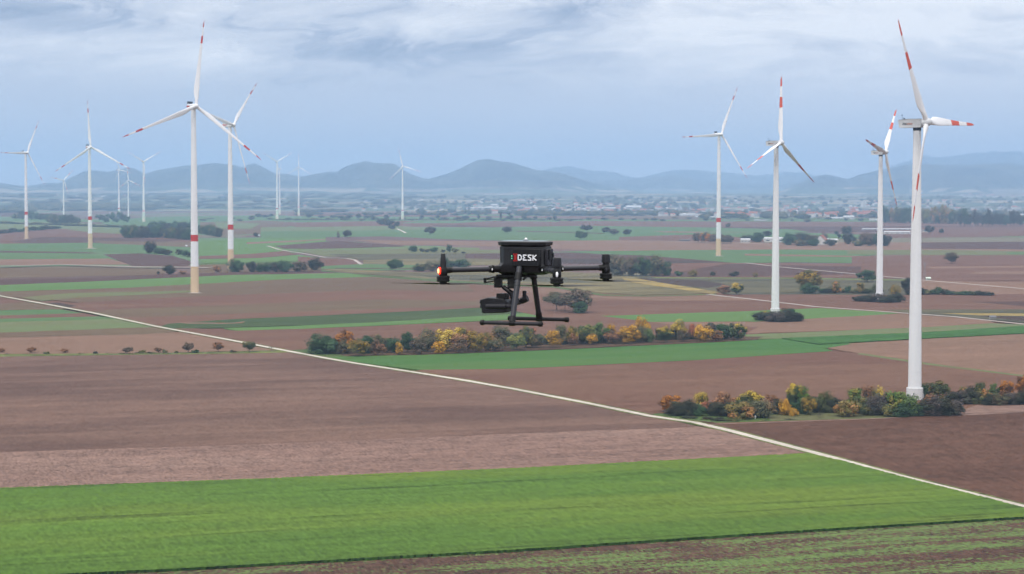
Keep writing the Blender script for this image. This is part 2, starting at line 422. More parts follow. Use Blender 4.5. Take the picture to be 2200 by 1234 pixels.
FIELDS = [
 ('mid', [(-200,600),(900,598),(2400,600),(2400,1500),(-200,1500)]),
 # far strips ---------------------------------------------------------
 ('olive', [(-200,438),(500,438),(700,441),(700,447),(-200,446)]),
 ('soil', [(-200,446),(620,447),(620,458),(-200,457)]),
 ('dark', [(-200,448.5),(560,449.5),(560,451.5),(-200,450.5)]),
 ('greenp', [(-200,451),(100,451.5),(160,457),(-200,458)]),
 ('olive', [(560,452),(1250,449),(1250,456),(560,457)]),
 ('soil', [(620,457),(1250,456),(1650,460),(2400,466),(2400,476),(620,467)]),
 ('dark', [(-200,457),(40,457),(160,463),(-200,466)]),
 ('greenb', [(980,461),(1420,462),(1420,464.5),(980,464)]),
 ('olive', [(1300,462),(1900,466),(1900,474),(1300,470)]),
 ('gverge', [(1500,466),(1980,470),(2050,478),(1500,471)]),
 ('soil', [(1200,474),(1900,476),(2400,482),(2400,500),(1200,489)]),
 ('pale', [(1210,473),(1275,473),(1270,474.2),(1205,474.2)]),
 ('dark', [(1450,489),(2000,486),(2400,490),(2400,500),(1450,499)]),
 ('greenb', [(1180,471),(1900,474.5),(1900,477),(1180,475)]),
 ('greenb', [(-200,466),(150,471),(260,474),(260,478),(-200,476)]),
 ('greenp', [(-200,476),(100,477),(300,486),(460,492),(460,500),(260,496),(140,493),(-200,488)]),
 ('greenb', [(215,480),(255,473),(310,467),(600,464.5),(1000,467),(1200,470),(1200,474),(900,476),(640,478),(560,484),(330,489),(250,486)]),
 ('olive', [(430,478),(560,474),(640,478),(610,492),(560,503),(470,506),(430,500)]),
 ('greenp', [(460,478),(560,480),(540,492),(470,492)]),
 ('soil', [(600,480),(760,476),(960,474),(1200,477),(1200,490),(880,487),(640,489)]),
 ('dark', [(930,484.5),(1010,484),(1080,488.5),(935,487.5)]),
 ('greenb', [(900,475),(1060,475),(980,480),(860,480)]),
 ('greenp', [(560,489),(860,486),(930,492),(930,500),(700,503),(560,503)]),
 # centre big green
 ('greenb', [(560,498),(930,494),(1080,488),(1290,486),(1500,489),(1700,493),(1740,499),(1640,504),(1500,511),(1330,517),(1150,519),(980,515),(820,508),(560,512)]),
 ('dark', [(1105,496),(1290,501),(1300,503),(1110,498)]),
 ('pale', [(1400,497),(1640,500),(1640,503),(1430,500)]),
 ('soil', [(1330,510),(1620,500),(1700,508),(1700,520),(1330,520)]),
 ('greenb', [(1500,500),(1700,500),(1860,505),(1860,514),(1600,512)]),
 ('pale', [(760,516),(1010,519),(1330,517),(1660,522),(2400,520),(2400,540),(1650,540),(1330,541),(1000,528),(840,526)]),
 ('soil', [(1900,489),(2400,488),(2400,505),(1900,512)]),
 ('soil', [(-200,494),(140,492),(270,502),(420,512),(420,528),(-200,524)]),
 ('greenp', [(140,494),(268,495),(268,503),(200,500)]),
 ('dark', [(20,520),(90,510),(260,511),(400,516),(330,522),(90,525)]),
 ('greenb', [(-200,526),(190,522),(320,526),(420,532),(420,548),(300,545),(200,541),(-200,541)]),
 ('olive', [(200,518),(410,521),(410,532),(330,528),(220,524)]),
 ('dark', [(-200,538),(0,539.5),(190,542.5),(215,545),(0,543),(-200,542)]),
 ('greenb', [(-200,543),(190,545),(232,553),(230,557),(-200,559)]),
 ('pale', [(-200,559),(232,556),(285,569),(-200,571)]),
 ('dark', [(222,547),(300,545),(370,550),(416,564),(400,573),(285,572),(258,562)]),
 ('green', [(428,518),(560,513),(700,510),(700,520),(650,536),(530,547),(428,549)]),
 ('pale', [(530,521),(640,517),(700,514),(700,516),(640,520),(530,525)]),
 ('soil', [(428,551),(540,546),(610,540),(640,547),(560,555),(428,557)]),
 ('green', [(428,558),(560,555),(640,548),(700,556),(620,563),(440,568)]),
 ('gverge', [(420,566),(620,562),(700,557),(720,560),(600,568),(440,572)]),
 ('olive', [(420,570),(620,566),(720,560),(760,566),(700,582),(420,590)]),
 ('dark', [(590,529),(720,518),(860,528),(870,530),(700,535),(610,535)]),
 ('greenp', [(610,537),(700,535),(900,530),(1030,533),(1030,540),(700,545)]),
 ('oliveg', [(640,540),(880,536),(1110,538),(1110,552),(700,552)]),
 ('vined', [(700,547),(1110,545),(1300,555),(1300,566),(780,560)]),
 ('soil', [(640,552),(770,558),(770,569),(700,572),(640,562)]),
 ('vine', [(780,559),(1110,556),(1150,562),(1150,570),(860,572),(780,568)]),
 ('greenb', [(690,573),(780,568),(930,571),(930,580),(690,584)]),
 ('dark', [(720,577),(930,577),(930,578.5),(720,578.5)]),
 # track side land left
 ('olive', [(-200,578),(140,575),(300,577),(380,582),(340,591),(-200,602)]),
 ('dark', [(-200,603),(200,598),(350,590),(640,583),(720,585),(500,593),(0,615),(-200,622)]),
 # right middle
 ('dark', [(1000,546),(1200,544),(1330,546),(1420,552),(1560,562),(1500,567),(1300,562),(1000,556)]),
 ('darker', [(1200,556),(1480,561),(1560,564),(1480,570),(1200,566)]),
 ('soil', [(1380,568),(1560,565),(1900,570),(2400,560),(2400,600),(2000,606),(1840,598),(1400,597)]),
 ('greenb', [(1210,541),(1500,538),(1700,537),(1900,540),(1960,545),(1830,551),(1830,566),(1700,564),(1580,566),(1500,559),(1390,550),(1290,547)]),
 ('pale', [(1600,546),(1860,551),(1830,553),(1600,550)]),
 ('oliveg', [(1820,538),(2050,538),(2400,544),(2400,549),(2000,549),(1820,547)]),
 ('soil', [(1830,552),(2000,549),(2400,550),(2400,575),(1830,572)]),
 ('greenb', [(2160,543),(2400,541),(2400,548),(2170,547)]),
 ('dark', [(1960,522),(2400,519),(2400,538),(1960,535)]),
 ('pale', [(1990,574),(2400,570),(2400,574),(2000,578)]),
 ('pale', [(2100,585),(2400,582),(2400,590),(2080,590)]),
 ('dark', [(1560,568),(1850,574),(1850,590),(1640,594),(1400,596)]),
 # vineyards in the middle
 ('vine', [(660,578),(790,590),(1000,606),(1160,612),(1290,630),(1380,635),(1530,631),(1540,626),(1350,594),(1200,584),(900,586),(760,580)]),
 ('vined', [(860,590),(1200,596),(1290,610),(1160,607),(990,603)]),
 ('vined', [(1350,594),(1540,626),(1560,634),(1960,636),(1960,600),(1700,597),(1440,597)]),
 ('verge', [(1400,596.5),(1700,598),(1960,602),(1960,604.5),(1700,600.5),(1410,599)]),
 ('darker', [(1370,599),(1500,603),(1560,612),(1520,620),(1440,612)]),
 ('viney', [(1335,598),(1370,600),(1440,612),(1545,629),(1530,633),(1440,620),(1345,606)]),
 ('gverge', [(700,584),(800,592),(1000,606),(1200,618),(1300,634),(1390,637),(1540,633),(1540,635),(1390,640),(1290,637),(1190,621),(990,610),(780,596)]),
 # left near-middle
 ('green', [(-200,619),(0,614),(270,603),(500,592),(740,588),(800,596),(600,602),(270,620),(0,628),(-200,634)]),
 ('olive', [(-200,634),(0,628),(270,620),(600,602),(800,596),(1000,611),(1060,630),(800,626),(430,638),(170,652),(60,641),(-200,640)]),
 ('oliveg', [(45,641),(150,631),(420,626),(420,629),(160,642),(90,648)]),
 ('mid', [(110,655),(165,652),(430,638),(800,625),(1060,629),(1060,650),(800,646),(240,668),(240,680),(190,674)]),
 ('darker', [(100,653),(125,652),(165,659),(150,662),(110,658)]),
 ('olive', [(195,672),(235,667),(800,645),(1060,649),(1060,660),(800,668),(320,690),(310,698)]),
 ('mid', [(240,682),(300,684),(500,676),(800,667),(1060,657),(1100,662),(800,676),(420,700),(400,718)]),
 ('greend', [(430,724),(345,704),(360,698),(500,688),(800,675),(1110,659),(1200,658),(1180,676),(800,696),(480,706),(420,707)]),
 ('pale', [(372,694.5),(500,696),(528,692.5),(520,696.5),(480,698),(400,697.5)]),
 ('green', [(480,707),(620,703),(800,695),(1190,671),(1195,684),(650,709),(510,713)]),
 ('mid', [(486,734),(360,708),(425,708),(510,713),(650,709),(1100,690),(1300,676),(1620,694),(1640,716),(1590,735),(720,774),(640,762),(486,732)]),
 ('olive', [(-200,640),(0,638),(60,646),(160,664),(130,667),(-200,670)]),
 ('greenb', [(-200,671),(0,669),(130,666.5),(178,675),(0,680),(-200,682)]),
 ('mid', [(-200,682),(0,680),(178,675),(215,682),(0,687),(-200,689)]),
 ('greenb', [(-200,689),(0,687),(215,682),(250,687),(0,694),(-200,696)]),
 ('greenp', [(-200,696),(0,694),(250,687),(335,705),(0,717),(-200,721)]),
 ('olive', [(-200,721),(0,717),(335,705),(390,714),(300,722),(0,729),(-200,733)]),
 ('pale', [(-200,733),(0,728),(300,721),(400,715),(490,732),(600,755),(540,759),(0,768),(-200,771)]),
 ('soil', [(-200,640),(0,641),(60,650),(0,655),(-200,655)]),
 # soils right of the drone
 ('mid', [(1000,612),(1190,620),(1290,637),(1390,639),(1560,634),(1960,636),(2400,630),(2400,668),(1990,668),(1900,674),(1700,668),(1600,672),(1300,681),(1180,686),(1060,660)]),
 ('pale', [(1060,622),(1190,622),(1290,639),(1400,641),(1540,636),(1620,648),(1400,648),(1250,640)]),
 ('pale', [(1960,604),(2400,612),(2400,634),(1960,634)]),
 ('dark', [(2080,650),(2400,648),(2400,662),(2200,660)]),
 ('green', [(1290,681),(1600,671),(1760,664),(1930,675),(1880,680),(1620,693),(1400,694)]),
 ('pale', [(1400,695),(1620,694),(1930,676),(1990,680),(2120,690),(2140,697),(2000,706),(1603,719),(1630,705),(1440,700)]),
 ('vined', [(1904,668),(1990,667),(2400,667),(2400,705),(2200,695),(2050,682),(1960,676)]),
 ('viney', [(2010,675),(2100,675),(2400,678),(2400,684),(2100,680)]),
 ('darker', [(2100,681),(2400,685),(2400,696),(2200,692)]),
 ('greenp', [(1590,722),(2000,705),(2130,697),(2200,700),(2400,704),(2400,706),(1990,717),(1680,730),(1620,731)]),
 ('pale', [(1745,745),(1990,731),(2400,707),(2400,830),(2200,810),(2100,797),(1990,784),(1850,763)]),
 ('litter', [(660,762),(720,772),(800,771),(1120,757),(1400,744),(1620,734),(1640,726),(1560,726),(700,757)]),
 ('gverge', [(620,756),(680,752),(750,770),(740,782),(690,773)]),
 ('wedge', [(720,776),(700,771),(735,769),(900,766),(1140,757),(1400,745),(1600,735),(1680,730),(1750,745),(1790,757),(1500,776.5),(1100,795.5),(912,799)]),
 ('mid', [(995,821),(880,803),(905,798),(1100,796),(1500,777),(1790,757.5),(1850,763),(1990,785),(2200,812),(2400,832),(2400,880),(2200,886),(1920,905),(1550,915),(1400,896),(1250,868),(1100,838),(1000,818)]),
 ('oliveg', [(1850,762),(1990,783),(2200,810),(2200,813),(1990,787),(1840,764)]),
 # orchard ground
 ('gverge', [(1560,930),(1400,900),(1405,893),(1480,890),(1700,880),(2000,872),(2070,882),(2000,897),(1890,903),(1540,913),(1470,905)]),
 ('oliveg', [(1640,900),(1700,889),(1940,888),(1960,898),(1890,903),(1660,908)]),
 ('stub', [(2050,893),(2100,874),(2300,868),(2300,886),(2200,890),(2070,897)]),
 # near left and foreground
 ('near', [(-200,773),(0,768),(600,757),(640,764),(780,787),(990,819),(1250,868),(1400,898),(1500,921),(1480,923),(1100,937),(550,960),(0,977),(-200,984)]),
 ('verge', [(-200,767),(0,764),(300,762.5),(560,756.5),(618,756),(640,760),(560,762),(0,770),(-200,773)]),
 ('red', [(1520,916),(1560,914),(1900,905),(2200,892),(2400,884),(2400,1150),(2200,1096),(1950,1034),(1750,978),(1567,929)]),
 ('stub', [(-200,984),(0,977),(550,960),(1100,937),(1480,923),(1500,921),(1560,932),(1745,980),(1740,984),(1100,1017),(0,1060),(-200,1070)]),
]
NM = {'soil':'ploughed_field','near':'ploughed_field','red':'ploughed_field','mid':'ploughed_field','dark':'ploughed_field','darker':'ploughed_field',
      'stub':'stubble_field','pale':'bare_field','olive':'fallow_field','oliveg':'fallow_field','green':'wheat_field','greenb':'wheat_field','greenp':'wheat_field',
      'greend':'crop_field','wedge':'crop_field','vine':'vineyard_field','vined':'vineyard_field','viney':'vineyard_field','verge':'grass_verge','gverge':'grass_verge','litter':'leaf_litter_ground'}
for k_, poly in FIELDS:
    field(NM[k_], poly, FM[k_])
field('ploughed_field', [(-200,1262),(400,1233),(1100,1193),(1700,1152),(2200,1121),(2500,1100),(2500,1500),(-200,1500)], FM['weedy'])
field('crop_field', [(-200,1068),(0,1059),(550,1039),(1100,1016),(1735,983),(1800,997),(1930,1032),(2130,1083),(2215,1106),(2300,1128),(2200,1122),(1700,1153),(1100,1194),(400,1234),(-200,1263)], FM['crop'], 0.55, FM['cropf'], 0.8, 3.5)
field('wheat_field', [(1660,735),(1700,728),(1830,742),(1770,752)], FM['wedge'])
field('crop_field', [(1680,731),(1990,718),(2200,704),(2500,690),(2500,703),(2200,720),(1990,731),(1760,744)], FM['leafy'], 0.4, FM['cropf'], 0.4, 4)

MAINP = [(-260,588),(-120,613),(0,638),(100,656),(201,675),(340,705),(486,732),(616,757),(700,773),(763,784),(880,802),(992,820),(1100,839),(1250,868),(1400,899),(1491,912),(1567,930),(1750,978),(1950,1033),(2200,1095),(2420,1152)]
band('grass_verge', MAINP, 5.6, FM['verge'])
band('path', MAINP, 3.0, FM['track'])
band('path', [(575,529),(600,537),(622,541),(655,546),(700,554),(745,556),(762,559),(776,569)], 4.2, FM['trackd'])
band('path', [(1520,634.5),(1640,648),(1750,661),(1900,672),(2050,683),(2200,699),(2400,720)], 4.2, FM['trackd'])
band('path', [(1600,566),(1675,575),(1850,591),(2000,605),(2200,622),(2400,640)], 4.5, FM['trackd'])
band('path', [(-200,577),(0,573),(130,569),(300,574),(450,575.5)], 10, FM['trackd'])
band('grass_verge', [(-200,580),(0,576),(130,572),(300,577),(450,578)], 12, FM['darker'])
band('path', [(-200,478),(0,480),(130,484),(300,490),(420,494)], 14, FM['darker'])
band('path', [(1520,917),(1700,911),(1900,904),(2050,893),(2200,889)], 2.2, FM['stub'])
band('path', [(853,492),(862,496),(872,501)], 5, FM['track'])
band('path', [(1290,516),(1400,518),(1500,520),(1700,527)], 5, FM['trackd'])
band('path', [(1985,521),(2200,519)], 5, FM['trackd'])

# ------------------------------------------------------------------ hills
def prof(pts):
    X = [p[0] for p in pts]; Y = [p[1] for p in pts]
    return lambda x: np.interp(x, X, Y)
rA = prof([(-900,398),(0,394),(60,403),(100,399),(129,396),(153,386),(180,374),(201,370),(234,370),(275,360),(290,362),(307,372),(315,374),(339,366),(380,359),(400,356),(471,357),(500,360),(520,366),(547,358),(565,364),(593,376),(618,376),(647,384),(684,373),(707,369),(725,371),(738,360),(760,353),(789,349),(804,354),(830,356),(847,358),(865,371),(902,385),(920,388),(960,378),(1000,362),(1030,351),(1050,347),(1095,348),(1125,357),(1150,365),(1200,372),(1260,392),(1320,405),(1400,416),(1480,424),(1560,424),(1640,418),(1680,410),(1700,400),(1730,388),(1752,378),(1775,375),(1795,379),(1823,386),(1845,376),(1886,366),(1955,355),(2000,356),(2048,358),(2109,353),(2200,357),(2500,350),(3100,372)])
rB = prof([(-900,410),(900,410),(1150,378),(1190,361),(1220,357),(1260,365),(1320,374),(1370,383),(1400,376),(1461,369),(1500,371),(1562,376),(1635,380),(1684,372),(1720,374),(1753,380),(1800,388),(1870,376),(1930,352),(1980,339),(2069,337),(2130,331),(2200,335),(2500,345),(3100,380)])
rC = prof([(-900,400),(-200,398),(60,400),(100,395),(600,392),(1100,392),(1260,390),(1320,388),(1400,386),(1450,380),(1500,386),(1540,392),(1600,394),(1680,398),(1760,395),(1850,390),(1950,378),(2200,372),(2500,370),(3100,385)])
NXH, NYH = 620, 210
pxs = np.linspace(-900, 3100, NXH)
Ds = np.concatenate([np.linspace(8300, 13000, 60), np.linspace(13040, 30500, NYH-60)])
rng = np.random.RandomState(5)
def vnoise(x, y, seed):
    xi = np.floor(x).astype(int); yi = np.floor(y).astype(int); fx = x-xi; fy = y-yi
    fx = fx*fx*(3-2*fx); fy = fy*fy*(3-2*fy)
    def h(a, b):
        n = (a*374761393+b*668265263+seed*974634777) & 0x7fffffff
        n = (n ^ (n >> 13))*1274126177 & 0x7fffffff
        return ((n ^ (n >> 16)) & 0xffff)/65535.0
    return (h(xi, yi)*(1-fx)+h(xi+1, yi)*fx)*(1-fy)+(h(xi, yi+1)*(1-fx)+h(xi+1, yi+1)*fx)*fy
def fbm(x, y, seed, o=4):
    s = 0; a = 0.5
    for i in range(o): s = s+a*vnoise(x*2**i, y*2**i, seed+i); a *= 0.5
    return s
def hill_h(px, D):
    """terrain height; px is bearing, D distance along the view axis"""
    X = (px-W0/2)/F*D
    foot = np.clip((D-8600)/(13200-8600), 0, 1); foot = foot*foot*(3-2*foot)*62
    base = foot+np.clip((D-13000)/2500, 0, 1)*20
    h = base
    nz_ = fbm(X/900, D/900, 3)-0.5
    rid = 1-np.abs(2*fbm(X/800, D/2200, 9)-1)*1.8
    for pr, Dk, wf, wb in ((rA, 18300.0, 3000.0, 1800.0), (rC, 22200.0, 2400.0, 1800.0), (rB, 26400.0, 2800.0, 3000.0)):
        top = CAMZ-(pr(px)-HOR)*Dk/F
        k = np.where(D < Dk, (Dk-D)/wf, (D-Dk)/wb); k = np.clip(k, 0, 1)
        s_ = 1-k
        s_ = s_*s_*(3-2*s_)
        env = np.sin(np.clip(k, 0, 1)*math.pi)
        hh = base+(top-base)*(s_+env*0.62*(rid-0.45))
        h = np.maximum(h, np.where(k < 1, hh, base))
    h = h+nz_*10*np.clip((D-9500)/4000, 0, 1)
    return h
PX, DD = np.meshgrid(pxs, Ds)
HH = hill_h(PX, DD); HH[0] = -3.0
XX = (PX-W0/2)/F*DD
verts = np.stack([XX.ravel(), DD.ravel(), HH.ravel()], 1)
fc = []
for j in range(NYH-1):
    o_ = j*NXH
    for i in range(NXH-1): fc.append((o_+i, o_+i+1, o_+i+1+NXH, o_+i+NXH))
me = bpy.data.meshes.new('hills'); me.from_pydata(verts.tolist(), [], fc)
me.polygons.foreach_set('use_smooth', [True]*len(fc))
def hill_mat():
    m = bpy.data.materials.new('hillsides'); m.use_nodes = True
    t_ = NT(m.node_tree); p = t_.n['Principled BSDF']
    p.inputs['Roughness'].default_value = 1.0; p.inputs['Specular IOR Level'].default_value = 0.05
    g = t_.node('ShaderNodeNewGeometry'); q = t_.xyz(g.outputs['Position'])
    vo = t_.node('ShaderNodeTexVoronoi'); vo.inputs['Scale'].default_value = 1.0
    t_.l.new(t_.comb(t_.math('MULTIPLY', q[0], 1/330), t_.math('MULTIPLY', q[1], 1/260), 0.0), vo.inputs['Vector'])
    vc = t_.xyz(vo.outputs['Color'])
    pat = t_.mix(t_.ramp(vc[0], 0.35, 0.40), (0.17, 0.15, 0.11), (0.08, 0.11, 0.065))
    pat = t_.mix(t_.ramp(vc[1], 0.70, 0.74), pat, (0.26, 0.22, 0.15))
    pat = t_.mix(t_.ramp(vc[2], 0.62, 0.66), pat, (0.05, 0.07, 0.035))
    fn = t_.noise(t_.comb(t_.math('MULTIPLY', q[0], 1/420), t_.math('MULTIPLY', q[1], 1/700), 0.0), 1.0, 6.0, 0.65)
    forest = t_.mix(t_.ramp(fn, 0.35, 0.65), (0.010, 0.018, 0.016), (0.062, 0.066, 0.040))
    wn = t_.noise(t_.comb(t_.math('MULTIPLY', q[0], 1/1100), t_.math('MULTIPLY', q[1], 1/1100), 4.0), 1.0, 4.0, 0.6)
    hz = t_.math('ADD', q[2], t_.math('MULTIPLY', t_.math('SUBTRACT', wn, 0.5), 90.0))
    col = t_.mix(t_.ramp(hz, 112.0, 140.0), pat, forest)
    t_.l.new(col, p.inputs['Base Color'])
    return m
me.materials.append(hill_mat())
struct('hills', me)
def ground_z(px, D):
    if D < 8500: return 0.0
    return max(0.0, float(hill_h(np.array([float(px)]), np.array([float(D)]))[0]))

# ------------------------------------------------------------------ wind turbines
M_white = simple('turbine white', (0.80, 0.81, 0.82), 0.42, 0.4, noise=0.05, nscale=0.12)
M_white2 = simple('blade white', (0.80, 0.80, 0.81), 0.36, 0.45)
M_red = simple('signal red', (0.52, 0.045, 0.035), 0.5)
M_ored = simple('signal orange red', (0.62, 0.10, 0.06), 0.5)
M_tan = simple('tan concrete', (0.66, 0.50, 0.32), 0.7, noise=0.05, nscale=0.2)
M_gr1 = simple('pale green band', (0.62, 0.72, 0.62), 0.6)
M_gr2 = simple('grey green band', (0.66, 0.72, 0.55), 0.6)
M_cream = simple('cream band', (0.72, 0.66, 0.52), 0.6)
M_grey = simple('nacelle grey', (0.50, 0.51, 0.52), 0.5, noise=0.08, nscale=0.6)
M_dark = simple('radiator black', (0.015, 0.018, 0.024), 0.5)
M_conc = simple('plinth concrete', (0.66, 0.66, 0.66), 0.75, noise=0.12, nscale=0.5)
def grime():
    m = simple('grimed tower white', (0.80, 0.81, 0.82), 0.45)
    t_ = NT(m.node_tree); p = t_.n['Principled BSDF']
    g = t_.node('ShaderNodeTexCoord'); q = t_.xyz(g.outputs['Object'])
    a = t_.math('ARCTAN2', q[1], q[0])
    nn = t_.noise(t_.comb(t_.math('MULTIPLY', a, 4.0), t_.math('MULTIPLY', q[2], 0.07), 0.0), 1.0, 4.0, 0.65)
    k = t_.math('MULTIPLY', t_.ramp(nn, 0.42, 0.62), t_.ramp(q[2], 84.0, 99.0, 0.0, 0.62))
    n2_ = t_.noise(t_.comb(t_.math('MULTIPLY', a, 2.0), t_.math('MULTIPLY', q[2], 0.03), 5.0), 1.0, 3.0, 0.6)
    c = t_.mix(k, (0.80, 0.81, 0.82), (0.20, 0.21, 0.24))
    c = t_.scalecol(c, t_.ramp(n2_, 0.3, 0.7, 0.94, 1.02, False))
    # weld seams between the tower cans
    fr = t_.math('FRACT', t_.math('MULTIPLY', q[2], 1/21.0))
    c = t_.scalecol(c, t_.ramp(t_.math('ABSOLUTE', t_.math('SUBTRACT', fr, 0.5)), 0.0, 0.006, 0.86, 1.0))
    t_.l.new(c, p.inputs['Base Color'])
    return m
M_grime = grime()

def blade_mesh(R, kind):
    """blade along +Z, rotor axis along +X (wind comes from +X)"""
    b = MB(); n = 14; rings = []; mats = []
    if kind == 'slim':
        st = [(0.018,2.4,2.4,0),(0.05,2.4,2.2,4),(0.10,3.0,1.6,13),(0.16,3.9,1.15,14),(0.22,4.0,0.95,12),(0.32,3.4,0.70,9),(0.45,2.7,0.48,6),(0.60,2.05,0.34,4),(0.73,1.6,0.24,2.5),(0.7301,1.6,0.24,2.5),(0.82,1.3,0.18,1.5),(0.8201,1.3,0.18,1.5),(0.92,0.95,0.12,1),(0.9201,0.95,0.12,1),(0.965,0.62,0.08,0),(0.99,0.3,0.05,0),(1.0,0.08,0.03,0)]
        st = [(r, c*R/65, t_*R/65, w_) for r, c, t_, w_ in st]; red = ((0.73, 0.82), (0.92, 1.0))
    else:
        st = [(0.03,1.9,1.9,0),(0.07,1.9,1.8,4),(0.12,2.4,1.3,15),(0.18,3.3,0.95,15),(0.24,3.5,0.78,13),(0.34,3.0,0.58,9),(0.44,2.5,0.44,6),(0.53,2.15,0.34,5),(0.5301,2.15,0.34,5),(0.69,1.65,0.22,3),(0.6901,1.65,0.22,3),(0.85,1.25,0.14,1),(0.8501,1.25,0.14,1),(0.94,1.0,0.10,0),(0.98,0.62,0.07,0),(1.0,0.15,0.04,0)]
        st = [(r, c*R/40, t_*R/40, w_) for r, c, t_, w_ in st]; red = ((0.53, 0.69), (0.85, 1.0))
    for r, c, th, tw in st:
        a = R_(tw+4); ring = []
        rd = max(0.0, min(1.0, (0.16-r)/0.09))          # round at the root, airfoil further out
        for j in range(n):
            q = 2*math.pi*j/n
            xc = math.cos(q); ys_ = math.sin(q)
            foil_y = ys_*(0.5+0.5*max(0.0, 0.35+0.65*xc))*0.5*th
            px_ = xc*0.5*c+(0.18*c)*(1-rd)*-1
            py_ = ys_*0.5*th*rd+foil_y*(1-rd)
            y_ = px_*math.cos(a)-py_*math.sin(a); x_ = px_*math.sin(a)+py_*math.cos(a)
            ring.append((x_+0.02*R*r*r*1.3, y_, r*R))
        rings.append(ring)
    for (r0, *_), (r1, *_) in zip(st, st[1:]):
        mid = (r0+r1)/2; mats.append(1 if any(a_ < mid < b_ for a_, b_ in red) else 0)
    b.loft(rings, mats=mats)
    return b
_blades = {}
def get_blade(R, kind, redmat):
    key = (round(R, 1), kind, redmat.name)
    if key not in _blades:
        me_ = blade_mesh(R, kind).mesh('blade', [M_white2, redmat]); autosmooth(me_, 50); _blades[key] = me_
    return _blades[key]

def lettering(parent, yside):
    """small grey and orange-red lettering along the nacelle flank"""
    b = MB(); x = -4.9; h = 0.78; z0 = -0.55
    def bar(x0, z0_, x1, z1, wd, m):
        dv = Vector((x1-x0, z1-z0_)); nn = Vector((-dv.y, dv.x)).normalized()*wd/2
        pts = [(x0+nn.x, z0_+nn.y), (x0-nn.x, z0_-nn.y), (x1-nn.x, z1-nn.y), (x1+nn.x, z1+nn.y)]
        y0 = yside; y1 = yside*1.0+(-0.03 if yside < 0 else 0.03)
        i = len(b.v); b.v += [(p[0], y0, p[1]) for p in pts]+[(p[0], y1, p[1]) for p in pts]
        for q in ((0,1,2,3),(7,6,5,4),(0,4,5,1),(1,5,6,2),(2,6,7,3),(3,7,4,0)): b.f.append(tuple(i+k for k in q)); b.m.append(m)
    def stroke(lst, dx, m):
        nonlocal x
        for a_ in lst: bar(x+a_[0], z0+a_[1]*h, x+a_[2], z0+a_[3]*h, 0.15, m)
        x += dx
    stroke([(0,.0,.32,1.05),(.0,.0,.30,.35)], 0.50, 0)
    stroke([(0,.0,.05,.7),(0.05,.7,.3,.7),(.3,.7,.26,.0)], 0.48, 0)
    stroke([(0,.0,.1,.7),(.1,.7,.36,.7),(0,.0,.26,.0),(.36,.7,.26,.0)], 0.50, 0)
    stroke([(0,.0,.12,1.0)], 0.26, 0)
    for k in range(5):
        stroke([(0,.0,.06,.6),(.06,.6,.32,.6),(.32,.6,.26,.0)] if k % 2 else [(0,.0,.28,.0),(0,.0,.06,.6),(.06,.6,.34,.6)], 0.44, 1)
    return link('lettering', b.mesh('lettering', [simple('lettering grey', (0.10, 0.11, 0.13), 0.6), simple('lettering orange', (0.50, 0.27, 0.22), 0.6)]), parent)

